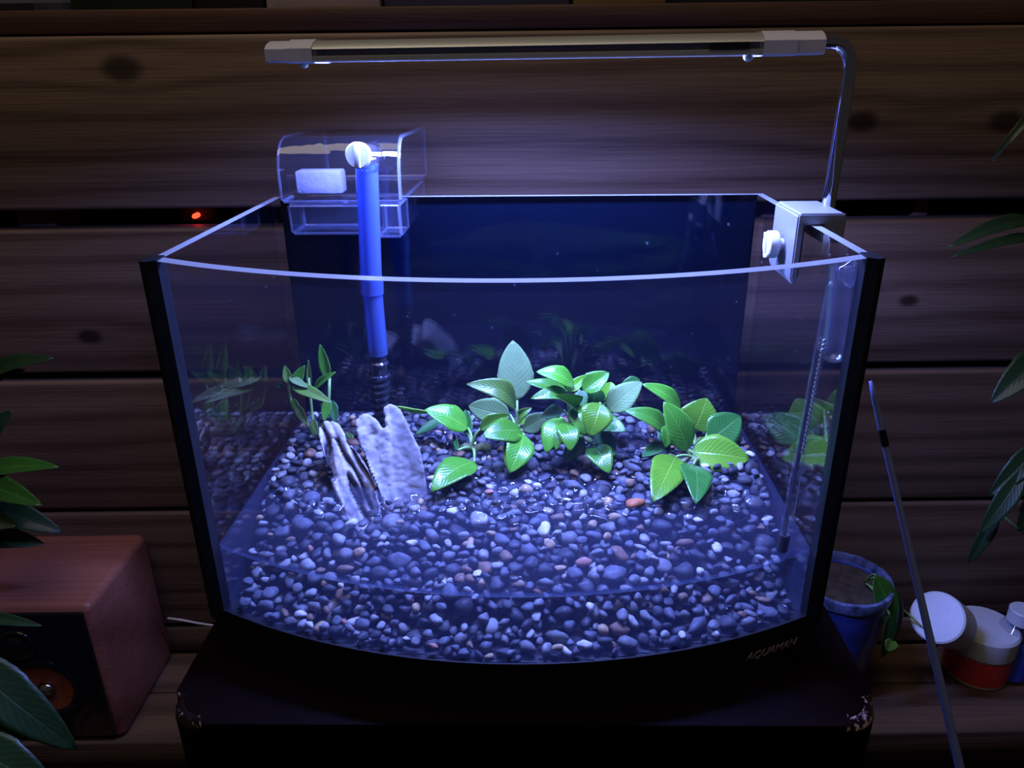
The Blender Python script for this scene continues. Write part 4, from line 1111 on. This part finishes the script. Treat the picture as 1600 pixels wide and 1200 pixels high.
bm = bmesh.new(); add_lathe(bm, [(0, 0), (.010, 0), (.012, .002), (.012, .055), (.006, .066), (.005, .08), (0, .08)], 24); obj('body', bm, MT['thin_glass'], t, 'auto')
bm = bmesh.new(); add_lathe(bm, [(0, .081), (.0062, .081), (.0062, .094), (.005, .095), (0, .095)], 24); obj('cap', bm, MT['white_plastic'], t, 'auto')

# ------------------------------------------------------------------ house plants at the edges of the view
def pot_plain(root, x, y, z, r, h):
    bm = bmesh.new(); add_lathe(bm, [(0, z), (r*.72, z), (r*.97, z+h*.8), (r*1.06, z+h*.8), (r*1.08, z+h), (r*.95, z+h), (r*.9, z+h*.85), (0, z+h*.84)], 28, Matrix.Translation((x, y, 0)))
    obj('pot', bm, MT['terracotta'], root, 'auto', world=True)
# on the speaker
sp0 = Vector((-.478, .545, SZ1))
pl = begin('house_plant', sp0, 'green house plant with pointed leaves standing on the wooden speaker', 'house plants around the tank')
pot_plain(pl, sp0.x, sp0.y, SZ1, .028, .045); CUR['r'] = sp0+Vector((0, 0, .038))
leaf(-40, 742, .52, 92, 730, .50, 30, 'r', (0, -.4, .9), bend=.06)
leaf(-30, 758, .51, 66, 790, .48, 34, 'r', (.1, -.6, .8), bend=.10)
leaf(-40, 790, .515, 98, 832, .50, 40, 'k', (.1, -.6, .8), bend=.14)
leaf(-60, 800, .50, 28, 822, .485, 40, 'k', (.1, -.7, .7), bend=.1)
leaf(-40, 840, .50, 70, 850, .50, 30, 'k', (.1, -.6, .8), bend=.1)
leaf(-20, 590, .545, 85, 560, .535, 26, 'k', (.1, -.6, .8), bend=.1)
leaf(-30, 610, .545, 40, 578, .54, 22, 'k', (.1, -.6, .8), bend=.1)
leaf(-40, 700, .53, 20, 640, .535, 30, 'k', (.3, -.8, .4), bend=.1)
# in front, lower left: stands on the floor beside the stool
fp = Vector((-.40, .36, FLZ))
pl = begin('house_plant', fp, 'broad-leaved house plant in front of the speaker, lower left corner', 'house plants around the tank')
pot_plain(pl, fp.x, fp.y, FLZ, .06, .11); CUR['r'] = fp+Vector((0, 0, .10))
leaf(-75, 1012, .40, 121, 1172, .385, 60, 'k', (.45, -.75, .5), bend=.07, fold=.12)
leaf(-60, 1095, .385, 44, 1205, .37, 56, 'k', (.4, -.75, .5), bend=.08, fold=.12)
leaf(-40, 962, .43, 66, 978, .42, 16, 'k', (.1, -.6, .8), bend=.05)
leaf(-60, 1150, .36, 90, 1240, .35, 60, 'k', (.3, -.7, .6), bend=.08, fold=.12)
# right edge
rp = Vector((.56, .50, LZ))
pl = begin('house_plant', rp, 'dim green house plant with long narrow leaves at the right edge', 'house plants around the tank')
pot_plain(pl, rp.x, rp.y+.01, LZ, .035, .06); CUR['r'] = rp+Vector((0, .01, .052))
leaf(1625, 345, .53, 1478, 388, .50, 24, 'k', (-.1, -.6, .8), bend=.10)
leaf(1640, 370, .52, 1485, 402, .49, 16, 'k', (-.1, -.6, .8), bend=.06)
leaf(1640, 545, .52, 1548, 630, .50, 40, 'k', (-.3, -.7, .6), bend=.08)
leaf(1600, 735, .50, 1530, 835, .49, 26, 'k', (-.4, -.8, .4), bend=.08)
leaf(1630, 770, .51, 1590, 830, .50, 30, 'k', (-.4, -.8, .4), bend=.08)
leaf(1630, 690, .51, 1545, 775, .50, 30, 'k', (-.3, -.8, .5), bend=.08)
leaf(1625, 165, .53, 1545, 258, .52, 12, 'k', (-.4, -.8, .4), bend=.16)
leaf(1560, 800, .5, 1512, 880, .495, 18, 'k', (-.4, -.8, .4), bend=.08)
